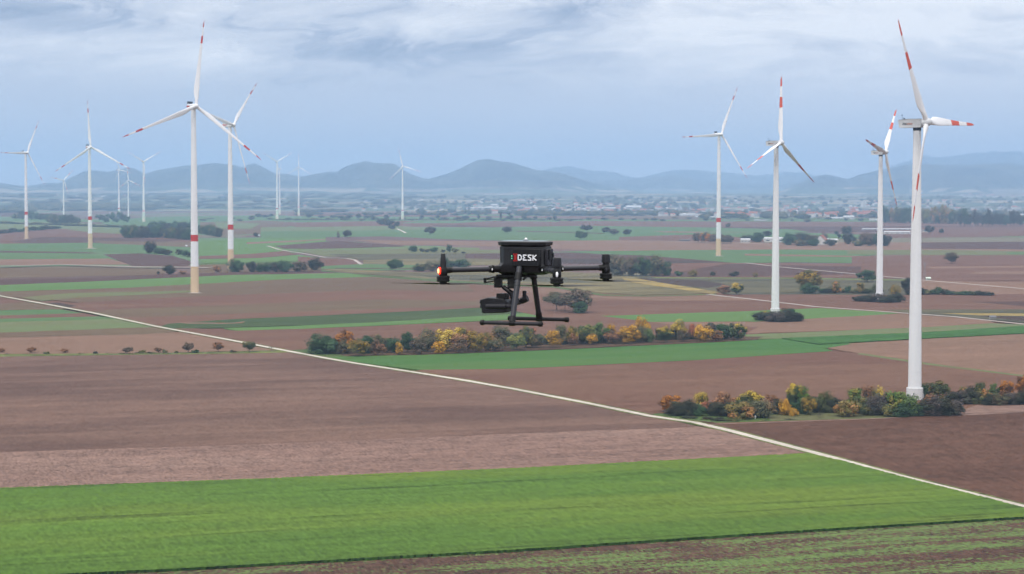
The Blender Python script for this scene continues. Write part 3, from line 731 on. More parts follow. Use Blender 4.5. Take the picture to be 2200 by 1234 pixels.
def turbine(px, by, hx, hy, kind, R, alpha, theta, label, pitch=0):
    base = G(px, by, 0); D = base.y
    hub_z = CAMZ+(HOR-hy)*D/F
    azv = math.degrees(math.atan((px-W0/2)/F))
    t_ = empty('wind_turbine', base, R_(-90-azv+alpha))
    tag(t_, label, 'wind turbine', 'wind turbines on the plain')
    slim = kind in ('band', 'graded')
    tb = MB(); top = hub_z-1.9
    if kind == 'band':
        rb, rt = 3.15, 1.75
        lv = [(0.0, 0.145, 2), (0.145, 0.282, 0), (0.282, 0.318, 1), (0.318, 1.0, 0)]
        mats = [M_white, M_red, M_tan]
        cur = lambda f: rb+(rt-rb)*f
    elif kind == 'graded':
        rb, rt = 4.4, 1.6
        lv = [(0, 0.05, 4), (0.05, 0.10, 3), (0.10, 0.155, 2), (0.155, 0.175, 0), (0.175, 0.19, 1), (0.19, 1.0, 0)]
        mats = [M_white, M_red, M_gr1, M_gr2, M_cream]
        cur = lambda f: rt+(rb-rt)*(0.55*(1-f)+0.45*(1-f)**3)
    elif kind == 'plain':
        rb, rt = 2.4, 1.45
        lv = [(0, 1, 0)]; mats = [M_white]
        cur = lambda f: rb+(rt-rb)*f
    else:   # 'plinth'
        rb, rt = 2.42, 1.35
        lv = [(0, 1, 0)]; mats = [M_grime]
        cur = lambda f: rb+(rt-rb)*(f**1.15)
    pr = []; mi = []
    for a_, b_, mm in lv:
        nseg = max(1, int((b_-a_)*18))
        for j in range(nseg):
            pr.append((cur(a_+(b_-a_)*j/nseg), top*(a_+(b_-a_)*j/nseg))); mi.append(mm)
    pr.append((cur(1.0), top)); 
    tb.lathe(pr, 40, mats=mi)
    me_ = tb.mesh('tower', mats); autosmooth(me_); link('tower', me_, t_)
    if kind == 'plinth':
        p = MB(); p.lathe([(3.05, -0.2), (3.0, 0.0), (2.98, 4.5), (2.98, 4.75), (2.55, 4.9)], 40)
        me_ = p.mesh('plinth', M_conc); autosmooth(me_, 30); link('plinth', me_, t_)
        dd = MB(); dd.box((3.0, 0.6, 1.6), (0.16, 1.1, 2.3)); link('door', dd.mesh('door', M_grey), t_)
    # nacelle and rotor, tilted back by 5 degrees
    over = 4.6 if slim else 3.55
    n = MB()
    if slim:
        secs = [(-8.4, 1.2, 1.3, 0.2), (-8.0, 1.7, 1.75, 0.1), (-5.0, 1.95, 2.0, 0), (1.5, 2.0, 2.05, 0), (2.6, 1.65, 1.75, 0)]
        rings = []
        for x, hw, hh, zo in secs:
            ring = []
            for j in range(20):
                q = 2*math.pi*j/20; cq, sq = math.cos(q), math.sin(q)
                ring.append((x, math.copysign(abs(cq)**0.45, cq)*hw, zo+math.copysign(abs(sq)**0.45, sq)*hh))
            rings.append(ring)
        n.loft(rings)
    else:
        pts = [(-6.6, 1.15), (-6.6, 0.9), (-6.2, -1.45), (-5.9, -1.6), (1.9, -1.6), (2.1, -1.2), (1.95, 1.50), (-2.5, 1.50), (-6.4, 1.25)]
        rings = []
        for y, k in ((-1.62, 0.95), (-1.72, 1.0), (1.72, 1.0), (1.62, 0.95)):
            rings.append([(x*k, y, z*k) for x, z in pts])
        n.loft(rings)
    nz_ = hub_z
    nm = n.mesh('nacelle', M_white if slim else M_grey); autosmooth(nm, 35)
    nac = link('nacelle', nm, t_, (0, 0, nz_-0.05))
    if slim:
        cb = MB(); cb.box((-6.0, 0, 3.15), (0.7, 4.2, 1.7))
        for k in range(3): cb.box((-5.62, -1.35+1.35*k, 3.15), (0.08, 1.2, 1.45), 1)
        cb.box((-6.3, -1.8, 2.4), (1.6, 0.15, 1.3), 2); cb.box((-6.3, 1.8, 2.4), (1.6, 0.15, 1.3), 2)
        link('cooler', cb.mesh('cooler', [M_dark, simple('radiator fins', (0.035, 0.04, 0.05), 0.4), M_white]), nac)
        st = MB(); st.box((-5.2, -2.06, 0.35), (5.0, 0.1, 1.0)); st.box((-5.2, 2.06, 0.35), (5.0, 0.1, 1.0))
        link('stripe', st.mesh('stripe', M_red), nac)
    else:
        am = MB(); am.tube((-5.6, -0.5, 1.2), (-5.6, -0.5, 2.9), 0.06, seg=6); am.tube((-5.6, 0.4, 1.2), (-5.6, 0.4, 2.2), 0.06, seg=6)
        am.box((-5.6, -0.5, 2.9), (0.25, 0.5, 0.3)); am.box((-5.1, 0.3, 1.65), (0.4, 0.4, 0.4))
        link('anemometer', am.mesh('anemometer', M_dark), nac)
        cl = MB(); cl.lathe([(1.42, -2.7), (1.5, -1.55)], 24); link('yaw_collar', cl.mesh('yaw_collar', M_dark), nac)
        lettering(nac, -1.722); lettering(nac, 1.722)
    rotor_m = Matrix.Rotation(R_(-5), 4, 'Y')
    hubp = Vector((over, 0, nz_+0.2))
    h = MB(); hr = 2.0 if slim else 1.55
    prh = [(hr*0.80, -2.1), (hr*0.98, -1.2), (hr, -0.2), (hr*0.93, 0.7), (hr*0.72, 1.5), (hr*0.4, 2.0), (0.03, 2.2)]
    rings = [[rotor_m @ Vector((z, r*math.cos(2*math.pi*j/24), r*math.sin(2*math.pi*j/24))) for j in range(24)] for r, z in prh]
    h.loft(rings)
    me_ = h.mesh('hub', M_white2 if slim else simple('hub grey', (0.62, 0.63, 0.65), 0.4)); autosmooth(me_, 60); link('hub', me_, t_, hubp)
    bm = get_blade(R, 'slim' if slim else 'paddle', M_red if slim else M_ored)
    for k in range(3):
        o = link('blade', bm, t_)
        # seen from the front a positive theta leans to the viewer's right
        o.matrix_local = Matrix.Translation(hubp) @ rotor_m @ Matrix.Rotation(-R_(theta+120*k), 4, 'X') @ Matrix.Rotation(R_(pitch), 4, 'Z')
    return t_

TURB = [
 (57,513,57,329,'band',64,45,29,'far left wind turbine with tan foot and one blade reaching past the picture edge'),
 (137,472,136,388,'plain',42,20,44,'small all white wind turbine standing in front of a tree clump, left of the mountains'),
 (194,533,193,317,'band',65,25,-2,'slim wind turbine with tan foot and red tower band, one blade pointing straight up'),
 (256,466,256,366,'graded',55,45,-20,'distant wind turbine just left of the small white one, overlapped by its blade'),
 (276,471,276,388,'plain',40,25,-5,'smallest white wind turbine with plain tower, between two taller distant ones'),
 (309,477,309,348,'graded',57,20,60,'distant wind turbine with green graded foot and blades spread in a wide V'),
 (418.5,630,420,230,'band',65,25,8,'largest left wind turbine with tan foot and dark cooler on its nacelle'),
 (496,580,502,270,'band',60,53,44,'wind turbine with red striped nacelle, partly behind the largest left rotor'),
 (595.5,471,595,348,'graded',57,20,60,'front one of two overlapping distant wind turbines left of the lone hill tower'),
 (601,461,600,363,'graded',42,70,30,'rear one of two overlapping distant wind turbines, mostly hidden by its neighbour'),
 (642,464,642,360,'graded',52,15,0,'distant wind turbine with two blades drooping symmetrically in front of a mountain saddle'),
 (865,473,864,358,'graded',58,15,-13,'single distant wind turbine left of the drone with pale green foot'),
 (1543.5,550,1548,290,'band',64,41,26,'slender wind turbine with tan foot and a red band near the white greenhouses'),
 (1665.5,680,1680,308,'plinth',40.5,55,8,'white wind turbine on a round plinth beside a green field, one thin dark blade',-75),
 (1889.5,645,1902,328,'plinth',40.5,70,42,'smaller box nacelle wind turbine behind the big right one, bushes at its plinth',-40),
 (1965,862,1985,265,'plinth',40.5,66,-30,'nearest wind turbine at right with box nacelle and broad plinth in the autumn thicket'),
]
for a_ in TURB: turbine(*a_)

# ------------------------------------------------------------------ trees
def leaf_mat(name, c1, c2, c3=None, top=None):
    """leaf colours vary from leaf to leaf and from branch to branch"""
    m = bpy.data.materials.new(name); m.use_nodes = True
    t_ = NT(m.node_tree); p = t_.n['Principled BSDF']
    p.inputs['Roughness'].default_value = 0.8; p.inputs['Specular IOR Level'].default_value = 0.15
    at = t_.node('ShaderNodeAttribute'); at.attribute_name = 'lf'
    q = t_.xyz(at.outputs['Color'])
    oi = t_.node('ShaderNodeObjectInfo')
    c = t_.mix(q[0], c1, c2)
    if c3: c = t_.mix(t_.ramp(q[1], 0.55, 0.75), c, c3)
    if top: c = t_.mix(t_.ramp(t_.math('ADD', q[2], t_.math('MULTIPLY', t_.math('SUBTRACT', q[1], 0.5), 0.5)), 0.55, 0.8), c, top)
    c = t_.scalecol(c, t_.ramp(oi.outputs['Random'], 0, 1, 0.86, 1.14, False))
    t_.l.new(c, p.inputs['Base Color'])
    p.inputs['Subsurface Weight'].default_value = 0.0
    return m
LM = {
 'dgreen': leaf_mat('dark green leaves', (0.032,0.074,0.036), (0.074,0.127,0.053)),
 'green':  leaf_mat('green leaves', (0.069,0.119,0.035), (0.138,0.188,0.056)),
 'green2': leaf_mat('lime leaves', (0.084,0.156,0.036), (0.156,0.240,0.048), (0.288,0.252,0.054)),
 'dark':   leaf_mat('very dark leaves', (0.029,0.039,0.024), (0.063,0.067,0.038), (0.084,0.065,0.040)),  # very dark leaf tones, some of them brownish
 'mauve':  leaf_mat('bare twigs', (0.086,0.071,0.064), (0.144,0.115,0.098), (0.086,0.093,0.064)),
 'olive':  leaf_mat('olive leaves', (0.094,0.100,0.056), (0.175,0.163,0.085), (0.213,0.150,0.075)),
 'dolive': leaf_mat('dark olive leaves', (0.060,0.081,0.034), (0.125,0.140,0.055), (0.204,0.173,0.055)),
 'yolive': leaf_mat('yellowing leaves', (0.143,0.129,0.043), (0.315,0.243,0.072), (0.400,0.200,0.072)),
 'ygreen': leaf_mat('yellow green leaves', (0.163,0.188,0.057), (0.325,0.309,0.081), (0.114,0.146,0.057)),
 'ygold':  leaf_mat('golden olive leaves', (0.169,0.117,0.026), (0.442,0.286,0.046), (0.143,0.130,0.039)),
 'gold':   leaf_mat('golden leaves', (0.442,0.221,0.023), (0.715,0.429,0.046), (0.260,0.156,0.039)),
 'yellow': leaf_mat('pale yellow leaves', (0.429,0.299,0.052), (0.676,0.520,0.104), (0.169,0.156,0.052)),
 'orange': leaf_mat('orange leaves', (0.338,0.130,0.029), (0.546,0.234,0.039), (0.156,0.078,0.039)),
 'rust':   leaf_mat('rust leaves', (0.247,0.124,0.065), (0.390,0.195,0.091), (0.156,0.104,0.065)),
 'red':    leaf_mat('red leaves', (0.390,0.130,0.072), (0.520,0.208,0.104), (0.260,0.117,0.065)),
 'brown':  leaf_mat('brown leaves', (0.124,0.088,0.062), (0.195,0.137,0.091), (0.111,0.098,0.058)),
 'dyel':   leaf_mat('green leaves turning yellow on top', (0.047,0.074,0.031), (0.094,0.118,0.043), None, (0.562,0.406,0.062)),
}
M_bark = simple('bark', (0.06, 0.048, 0.038), 0.9, 0.1, noise=0.3, nscale=3.0)
CRN = []
def crown_mesh(seed, nleaf, shape, leaf, cover=1.0):
    """unit crown: width 1, height 1, base at z=0 (scaled per tree); leaf-sized faces on the surface of many small boughs"""
    rg = random.Random(seed); vs = []; fs = []; cols = []
    # boughs
    bs = []
    nb = {'round': 30, 'bush': 28, 'tall': 24, 'spread': 30}[shape]
    for i in range(nb):
        while True:
            x, y, z = rg.uniform(-1, 1), rg.uniform(-1, 1), rg.uniform(-1, 1)
            if x*x+y*y+z*z < 1: break
        if shape == 'round': c = (x*0.33, y*0.33, 0.53+z*0.33); r = rg.uniform(0.07, 0.17)
        elif shape == 'bush': c = (x*0.36, y*0.36, 0.36+z*0.30); r = rg.uniform(0.07, 0.18)
        elif shape == 'tall':
            zz = 0.5+z*0.42; k = 0.38*(1-abs(zz-0.38)*0.95); c = (x*k, y*k, zz); r = rg.uniform(0.07, 0.15)
        else: c = (x*0.38, y*0.38, 0.66+z*0.20); r = rg.uniform(0.07, 0.14)
        bs.append((Vector(c), r, rg.random()))
    bs.append((Vector((0, 0, 0.45 if shape != 'spread' else 0.6)), 0.24, 0.5))
    for i in range(nleaf):
        c, r, bv = rg.choice(bs)
        dv = Vector((rg.gauss(0, 1), rg.gauss(0, 1), rg.gauss(0, 1)+0.15)).normalized()
        rr = r*(rg.random()**0.35)*(1.0+0.55*rg.random()**4)
        p = c+dv*rr
        if p.z < 0.01: p.z = rg.uniform(0.01, 0.12)
        nrm = (dv+Vector((rg.uniform(-.6, .6), rg.uniform(-.6, .6), rg.uniform(-.4, .7)))).normalized()
        a = nrm.orthogonal().normalized(); b = nrm.cross(a)
        th = rg.uniform(0, 6.28); a, b = a*math.cos(th)+b*math.sin(th), b*math.cos(th)-a*math.sin(th)
        s = leaf*rg.uniform(0.6, 1.4)
        k = len(vs)
        vs += [tuple(p-a*s*0.5-b*s*0.25), tuple(p+a*s*0.1-b*s*0.5), tuple(p+a*s*0.6+b*s*0.15), tuple(p-a*s*0.05+b*s*0.5)]
        fs.append((k, k+1, k+2, k+3)); cols.append((rg.random()*0.6+bv*0.4, bv, p.z))
    va = np.array(vs); lo = np.percentile(va, 3, axis=0); hi = np.percentile(va, 97, axis=0)
    sc_ = max(hi[0]-lo[0], hi[1]-lo[1])
    zlo = min(lo[2], 0.0) if shape == 'bush' else np.percentile(va[:, 2], 1)-{'round': 0.16, 'tall': 0.10, 'spread': 0.24}.get(shape, 0)
    va[:, 0] = (va[:, 0]-(lo[0]+hi[0])/2)/sc_; va[:, 1] = (va[:, 1]-(lo[1]+hi[1])/2)/sc_
    va[:, 2] = (va[:, 2]-zlo)/(hi[2]-zlo); vs = va.tolist()
    me_ = bpy.data.meshes.new('crown'); me_.from_pydata(vs, [], fs)
    ca = me_.attributes.new('lf', 'FLOAT_COLOR', 'CORNER')
    flat = []
    for c in cols: flat += [c[0], c[1], c[2], 1.0]*4
    ca.data.foreach_set('color', flat)
    me_.materials.append(LM['green'])
    return me_
CR = {s: [crown_mesh(10+i*7+hash_, 4200, s, 0.040) for i in range(4)] for s, hash_ in (('round', 1), ('bush', 2), ('tall', 3), ('spread', 4))}
CRs = {s: [crown_mesh(110+i*7+hash_, 800, s, 0.085) for i in range(3)] for s, hash_ in (('round', 1), ('bush', 2), ('tall', 3), ('spread', 4))}
CRb = [crown_mesh(300+i, 700, 'round', 0.022) for i in range(2)]
def trunk_mesh(seed, split=True):
    rg = random.Random(seed); b = MB(); 
    b.tube((0, 0, -0.02), (0.01, 0, 0.22), 0.030, 0.022, 8); b.tube((0.01, 0, 0.22), (0.0, 0.01, 0.45), 0.022, 0.014, 8)
    for i in range(7):
        a = i*0.9+rg.uniform(-.3, .3); z0 = rg.uniform(0.18, 0.42); L = rg.uniform(0.18, 0.34)
        p0 = Vector((0.005, 0, z0)); p1 = p0+Vector((math.cos(a)*L*0.7, math.sin(a)*L*0.7, L))
        b.tube(p0, p1, 0.012, 0.004, 5)
        p2 = p0.lerp(p1, 0.6); b.tube(p2, p2+Vector((math.cos(a+0.9)*0.12, math.sin(a+0.9)*0.12, 0.12)), 0.006, 0.002, 5)
    return b.mesh('trunk', M_bark, True)
TRK = [trunk_mesh(i) for i in range(4)]

CNAME = {'dgreen':'dark green','green':'green','green2':'lime green','dark':'very dark','mauve':'greyish bare','olive':'olive green','dolive':'dark olive','yolive':'yellowing olive',
         'ygreen':'yellow green','ygold':'golden olive','gold':'golden yellow','yellow':'pale yellow','orange':'orange','rust':'rusty brown','red':'reddish','brown':'brown','dyel':'yellow topped green'}
TREES = []   # collected records, built after sorting so that labels can count along each row
def T(row, x, y, h, wd, col, shape=None, kind=None):
    TREES.append(dict(row=row, x=x, y=y, h=h, w=wd, col=col, shape=shape, kind=kind))

# row A : the long autumn hedge
rowA = [(693,763,38,52,'dgreen','bush'),(741,760,46,32,'orange'),(737,763,27,28,'olive','bush'),(771,768,36,36,'ygold'),(787,762,36,30,'dgreen','bush'),(812,766,32,27,'rust'),(816,760,38,24,'olive'),
 (857,765,27,17,'gold','tall'),(875,760,43,26,'dgreen'),(842,760,30,30,'dgreen','bush'),(899,764,34,26,'brown'),(915,758,45,38,'olive'),(942,763,27,22,'gold','tall'),(960,757,46,40,'yellow'),(984,756,48,36,'yellow'),
 (985,762,40,33,'rust'),(1022,759,42,36,'ygold'),(1006,755,44,24,'rust'),(1050,755,36,24,'yolive'),(1075,751,46,40,'olive'),(1065,757,27,28,'olive'),(1110,755,36,32,'ygreen'),(1130,750,45,26,'dolive'),
 (1142,748,40,26,'red'),(1152,750,30,26,'olive'),(1189,749,35,28,'gold'),(1206,744,42,24,'olive'),(1228,744,40,22,'ygold'),(1232,745,27,20,'rust'),(1262,742,41,38,'ygreen'),(1292,740,42,38,'green'),
 (1272,744,25,18,'gold'),(1312,738,37,18,'gold'),(1315,741,28,28,'rust'),(1350,741,38,36,'gold'),(1380,735,45,28,'gold'),(1372,738,32,32,'olive'),(1392,738,26,24,'green'),(1428,739,33,28,'dyel'),
 (1457,732,37,32,'yellow'),(1468,737,25,22,'brown'),(1489,732,33,20,'red'),(1509,736,32,32,'gold'),(1539,735,24,26,'rust'),(1526,730,34,28,'mauve'),(1553,731,31,34,'dgreen'),(1585,733,35,30,'dyel')]
for r in rowA: T('A', *r)
for i in range(46):
    x = 702+i*19.2+random.uniform(-5, 5); y = 762-(x-700)*0.0372-2+random.uniform(-1.5, 1)
    T('As', x, y, random.uniform(12, 24), random.uniform(16, 34), random.choice(['dgreen', 'dark', 'dgreen', 'dolive', 'olive']), 'bush', 'shrub')
# row B : thicket with young trees round the nearest turbine
rowB = [(1441,888,36,40,'orange'),(1506,885,38,26,'yellow'),(1518,892,27,26,'red'),(1557,888,39,42,'rust'),(1589,904,35,50,'yolive','bush'),(1610,890,46,44,'dyel'),(1634,901,38,50,'olive'),(1660,885,34,24,'rust'),
 (1686,896,33,22,'gold'),(1704,898,18,20,'gold','bush'),(1703,890,62,28,'dyel','tall'),(1723,890,56,36,'green2'),(1738,896,42,25,'ygold'),(1770,885,38,20,'rust'),(1820,899,34,46,'yolive','bush'),(1838,888,50,32,'green2'),
 (1865,885,50,26,'rust'),(1884,885,46,26,'yellow'),(1857,896,36,30,'dolive'),(1925,897,50,42,'green2','bush'),(1950,898,44,42,'green','bush'),(1988,860,32,14,'dgreen'),(2018,862,40,34,'dolive'),(2000,880,30,24,'rust'),
 (2068,862,28,18,'yolive'),(2107,862,37,22,'dolive'),(2113,872,33,26,'yolive'),(2136,864,36,22,'green','tall'),(2161,864,41,28,'orange'),(2199,862,52,28,'orange')]
for r in rowB: T('B', *r)
T('Bb', 1762, 903, 20, 14, 'mauve', 'bare'); T('Bb', 1872, 898, 32, 22, 'mauve', 'bare'); T('Bb', 1650, 902, 22, 16, 'mauve', 'bare')
for r in [(1455,897,30,36,'dark'),(1475,897,31,36,'dark'),(1496,897,30,36,'dgreen'),(1536,898,28,30,'dark'),(1556,898,30,34,'dark'),(1580,893,30,34,'dolive'),(1612,896,30,36,'olive'),(1672,893,33,32,'dark'),(1694,890,28,30,'dgreen'),
          (1720,892,28,34,'dgreen'),(1750,890,33,34,'dark'),(1768,890,36,34,'dolive'),(1790,890,35,36,'dark'),(1808,888,30,30,'mauve'),(1846,892,30,30,'dolive'),(1876,896,34,34,'mauve'),(1898,895,40,34,'mauve'),
          (1912,899,26,30,'dolive'),(1938,900,26,36,'dgreen'),(1965,898,30,34,'dgreen'),(1985,897,34,38,'dark'),(2008,897,36,38,'mauve'),(2022,884,26,30,'olive'),(2032,896,34,38,'dark'),(2052,895,27,32,'mauve'),
          (2046,872,26,32,'dark'),(2064,872,27,34,'mauve'),(2084,871,28,34,'dark'),(2100,872,24,30,'dolive'),(2128,874,22,32,'dark'),(2146,874,24,34,'olive'),(2168,873,27,34,'mauve'),(2188,873,28,34,'dark'),(2212,872,30,34,'dark'),
          (1520,905,10,22,'dark'),(1545,908,10,26,'dark'),(1575,909,10,24,'dolive'),(1440,893,12,26,'mauve'),(1480,903,9,26,'dark'),(1700,906,6,22,'dark'),(1640,908,6,20,'dolive')]:
    T('Bs', *r, 'bush', 'shrub')
# verge row on the left
for r in [(3,760,12,13,'rust'),(68,761,12,17,'rust'),(139,761,10,14,'rust'),(275,763,18,18,'brown'),(340,761,14,14,'rust'),(404,761,19,18,'brown'),(469,759,21,20,'rust'),(535,760,24,22,'dolive')]: T('C', *r, 'spread')
for x in (12, 50, 100, 170, 205, 232, 262, 296, 305, 316, 330, 352, 380, 420, 450, 500, 550):
    T('Cs', x+random.uniform(-3, 3), 765-x*0.009, random.choice([4, 5, 8, 6]), random.uniform(7, 14), random.choice(['dgreen', 'dark', 'dolive']), 'bush', 'shrub')
# lone trees and clumps
LONE = [(364,590,18,24,'dark','bush','round very dark tree left of the largest left turbine tower'),(467,587,14,13,'rust','bush','small rusty bush between two tall turbine towers'),
 (849,583,24,28,'dgreen','round','round dark tree standing alone left of the drone rotor'),(924,505,16,20,'dark','round','round dark tree alone in the green field above the left drone arm'),
 (746,512,16,15,'dark','round','small dark tree beside a thin one left of the drone'),(727,512,13,6,'olive','tall','thin tree next to a small dark tree on pale green land'),
 (820,483,11,20,'dark','bush','left tree of a dark group below the distant turbine near the drone'),(834,485,12,18,'dark','bush','second tree of the dark group below the distant turbine'),
 (842,493,9,13,'dark','bush','low dark tree at the end of a short white track'),(853,488,11,11,'dark','round','small round tree right of the dark group above a short track'),
 (1089,502,14,16,'dark','round','round dark tree above the drone body in the green field'),(1261,500,15,20,'dark','spread','flat topped tree behind a round one right of the drone'),
 (1248,516,18,21,'dgreen','round','round dark green tree at the lower edge of the far green field'),(1302,502,12,15,'dark','round','left one of two neighbouring trees in the far green field'),
 (1319,506,13,17,'brown','round','right one of two neighbouring trees in the far green field'),(1347,506,12,14,'dark','round','single small tree right of the tree pair in the far green field'),
 (1564,490,9,10,'brown','round','tiny brown tree in the far field right of the banded turbine'),(1996,503,17,17,'dark','round','dark tree at the right end of the long white greenhouse'),
 (2023,503,10,8,'dark','round','small dark tree alone right of the greenhouse tree'),(2044,567,23,25,'brown','round','lone brown tree on a mound in the right brown field'),
 (540,474,9,10,'dark','round','small far tree on the hill crest right of the striped nacelle turbine'),(550,510,9,10,'dark','round','small dark tree beside a tiny white hut'),
 (1555,634,19,24,'rust','round','rust coloured tree beside a yellow topped one, vineyard corner'),(1583,635,25,22,'dyel','round','yellow topped green tree at the vineyard corner'),
 (1737,629,45,44,'ygold','round','big golden brown tree behind the white turbine plinth, beside the dark vineyard'),(1738,632,20,30,'dgreen','bush','dark green bush under the big golden brown tree'),
 (1862,607,24,34,'dgreen','round','broad dark green tree left of the rear right turbine'),(1923,638,22,22,'ygold','bush','golden bush right of the rear right turbine plinth'),
 (1950,634,33,22,'dark','bush','dark tree partly behind the nearest turbine tower'),(1458,594,10,15,'dgreen','bush','small green bush at the track above the vineyard'),
 (1490,595,13,16,'yolive','bush','yellowish bush at the track above the vineyard'),(1531,594,9,9,'dark','round','tiny dark tree at the track above the vineyard'),
 (1577,595,10,17,'dark','bush','low dark tree at the foot of the thin power pole'),(1623,597,10,9,'yolive','round','tiny yellowish tree left of the white turbine tower'),
 (340,590,6,6,'dark','bush','tiny dark bush left of the round very dark tree'),(392,590,7,14,'rust','bush','small rusty bush right of the round very dark tree'),
 (1797,632,25,17,'yolive','tall','yellowish tree in the hedge left of the rear right turbine'),(1848,632,23,17,'ygold','tall','golden tree in the hedge just left of the rear right turbine')]
for r in LONE: TREES.append(dict(row='L', x=r[0], y=r[1], h=r[2], w=r[3], col=r[4], shape=r[5], kind=None, label=r[6]))
for r in [(1196,669,38,36,'olive','spread'),(1214,670,34,28,'brown','spread'),(1238,673,48,50,'brown','round'),(1246,675,24,28,'dgreen','bush')]: T('D', *r)
for r in [(507,585,20,27,'dgreen'),(541,585,17,19,'dark'),(560,585,14,18,'dgreen'),(573,585,19,20,'dgreen'),(592,585,17,20,'dark'),(612,585,21,30,'dgreen'),(645,584,19,28,'brown'),(677,581,20,28,'dark')]: T('E', *r, 'bush')
for r in [(905,583,17,30,'dolive'),(930,583,20,30,'olive'),(958,582,22,30,'dgreen'),(990,581,21,32,'dgreen')]: T('G', *r, 'bush')
for r in [(1328,592,34,44,'olive'),(1358,593,31,38,'brown'),(1383,593,34,42,'dgreen'),(1410,593,31,40,'olive'),(1428,593,24,26,'dgreen')]: T('H', *r, 'bush')
for r in [(888,542,11,16,'dgreen'),(907,542,7,10,'dark'),(918,543,6,8,'dark'),(932,543,9,14,'dgreen'),(952,543,5,8,'dark'),(965,543,14,9,'dgreen'),(977,543,8,13,'dolive'),(996,545,4,8,'dark')]: T('I', *r, 'bush')
for r in [(322,545,19,22,'dark'),(343,546,11,22,'dgreen'),(358,548,12,19,'dark'),(386,548,11,14,'dark'),(398,551,10,18,'dgreen'),(410,553,9,14,'dark')]: T('J', *r, 'bush')
for i in range(12): T('K', 1494+i*6.8, 521+i*0.35, random.uniform(15, 20), 12, random.choice(['rust', 'rust', 'brown', 'orange', 'brown']), 'round')
for r in [(1606,520,12,20,'dark'),(1622,519,14,18,'dgreen'),(1630,521,18,20,'dgreen'),(1648,508,12,16,'dark'),(1695,527,23,24,'dgreen'),(1712,526,20,22,'dark'),(1730,528,22,24,'dark'),(1746,527,18,22,'brown'),(1748,529,14,20,'dgreen'),(1770,518,16,14,'brown'),
          (1720,529,12,22,'olive'),(1785,529,12,20,'dark'),(1797,505,7,8,'dark'),(1803,513,9,6,'dark'),(1820,506,14,18,'dark'),(1823,525,19,22,'dark'),(1845,529,11,20,'dolive'),(1858,526,26,22,'brown'),(1868,529,24,26,'brown'),(1884,529,22,24,'dgreen'),(1902,529,20,22,'dark')]: T('M', *r, 'bush')
for r in [(1636,690,18,34,'dark'),(1655,692,19,34,'dark'),(1672,694,20,34,'mauve'),(1692,693,22,38,'dark'),(1712,692,16,30,'dark'),(1648,685,13,22,'ygold'),(1700,680,14,16,'dgreen')]: T('Ns', *r, 'bush', 'shrub')
for r in [(1848,649,12,26,'dark'),(1866,650,14,28,'dark'),(1885,651,15,30,'mauve'),(1908,652,17,32,'dark'),(1926,651,18,30,'dark')]: T('Os', *r, 'bush', 'shrub')
for i in range(12): T('Ps', 1766+i*11.5+random.uniform(-3, 3), 631+random.uniform(-1, 1), random.uniform(8, 15), random.uniform(12, 18), random.choice(['dolive', 'dark', 'dgreen', 'olive']), 'bush', 'shrub')
for i in range(13): T('Qs', 1980+i*12.2+random.uniform(-2, 2), 634+i*0.25, random.uniform(9, 14)*(1-0.02*i), random.uniform(14, 19), random.choice(['dgreen', 'dark', 'dolive', 'dgreen']), 'bush', 'shrub')
# woods on the left slope
for i in range(21): T('R', 268+i*7.0+random.uniform(-2, 2), 512-abs(i-5)*0.2+max(0, i-11)*0.8, random.uniform(17, 22), random.uniform(15, 19), random.choice(['dgreen', 'dark', 'dolive', 'dgreen', 'dark']), 'bush')
for i in range(13): T('S', 328+i*6.8, 493+random.uniform(-1, 1), random.uniform(9, 15), 15, random.choice(['dgreen', 'dark']), 'bush')
for i in range(9): T('U', 429+i*5.2, 502+i*1.0, random.uniform(15, 20), 14, random.choice(['dgreen', 'dark', 'dolive']), 'bush')
for i in range(13): T('V', -4+i*10.6, 503-i*0.9, random.uniform(6, 10), 15, random.choice(['dgreen', 'dark']), 'bush')
for i in range(14): T('W', 30+i*9.9+random.uniform(-3, 3), 470+i*0.5, random.uniform(8, 14), 14, random.choice(['dark', 'dgreen', 'dolive']), 'bush')
for i in range(11): T('X', 108+i*5.8, 480, random.uniform(11, 16), 14, random.choice(['dark', 'dgreen', 'dolive']), 'bush')
for i in range(9): T('Y', 212+i*7.5, 470+(i % 3)*4, random.uniform(8, 14), 12, random.choice(['dark', 'dgreen']), 'bush')
# belt of tall trees at the edge of the town, right
for i in range(20): T('Z', 1902+i*9.0+random.uniform(-3, 3), 479+i*0.15, random.uniform(22, 32), random.uniform(14, 20), random.choice(['dolive', 'ygreen', 'dgreen', 'yolive', 'dgreen']), 'bush')
for i in range(20): T('ZZ', 2064+i*7.6+random.uniform(-2, 2), 486+random.uniform(-1, 1), random.uniform(20, 32), random.uniform(8, 12), random.choice(['dark', 'dgreen', 'dark']), 'tall')
for r in [(555,467,7,12),(570,468,6,14),(582,466,6,11),(664,468,8,14),(690,468,5,12),(716,469,6,12),(732,470,7,14),(750,470,6,12),(770,470,8,12),(788,470,6,12),(800,470,7,10),(830,471,8,10),(906,472,8,8),(940,471,8,8),(958,473,5,12),(985,473,6,14),(1000,472,8,12),
          (1028,473,11,5),(1050,473,7,10),(1076,474,15,4),(1095,473,9,12),(1127,473,8,9),(1150,473,6,8),(1180,473,6,8),(1192,473,7,8),(1300,473,5,12),(1405,474,5,14),(1735,478,6,12)]:
    T('f', *r, 'dark', 'bush')

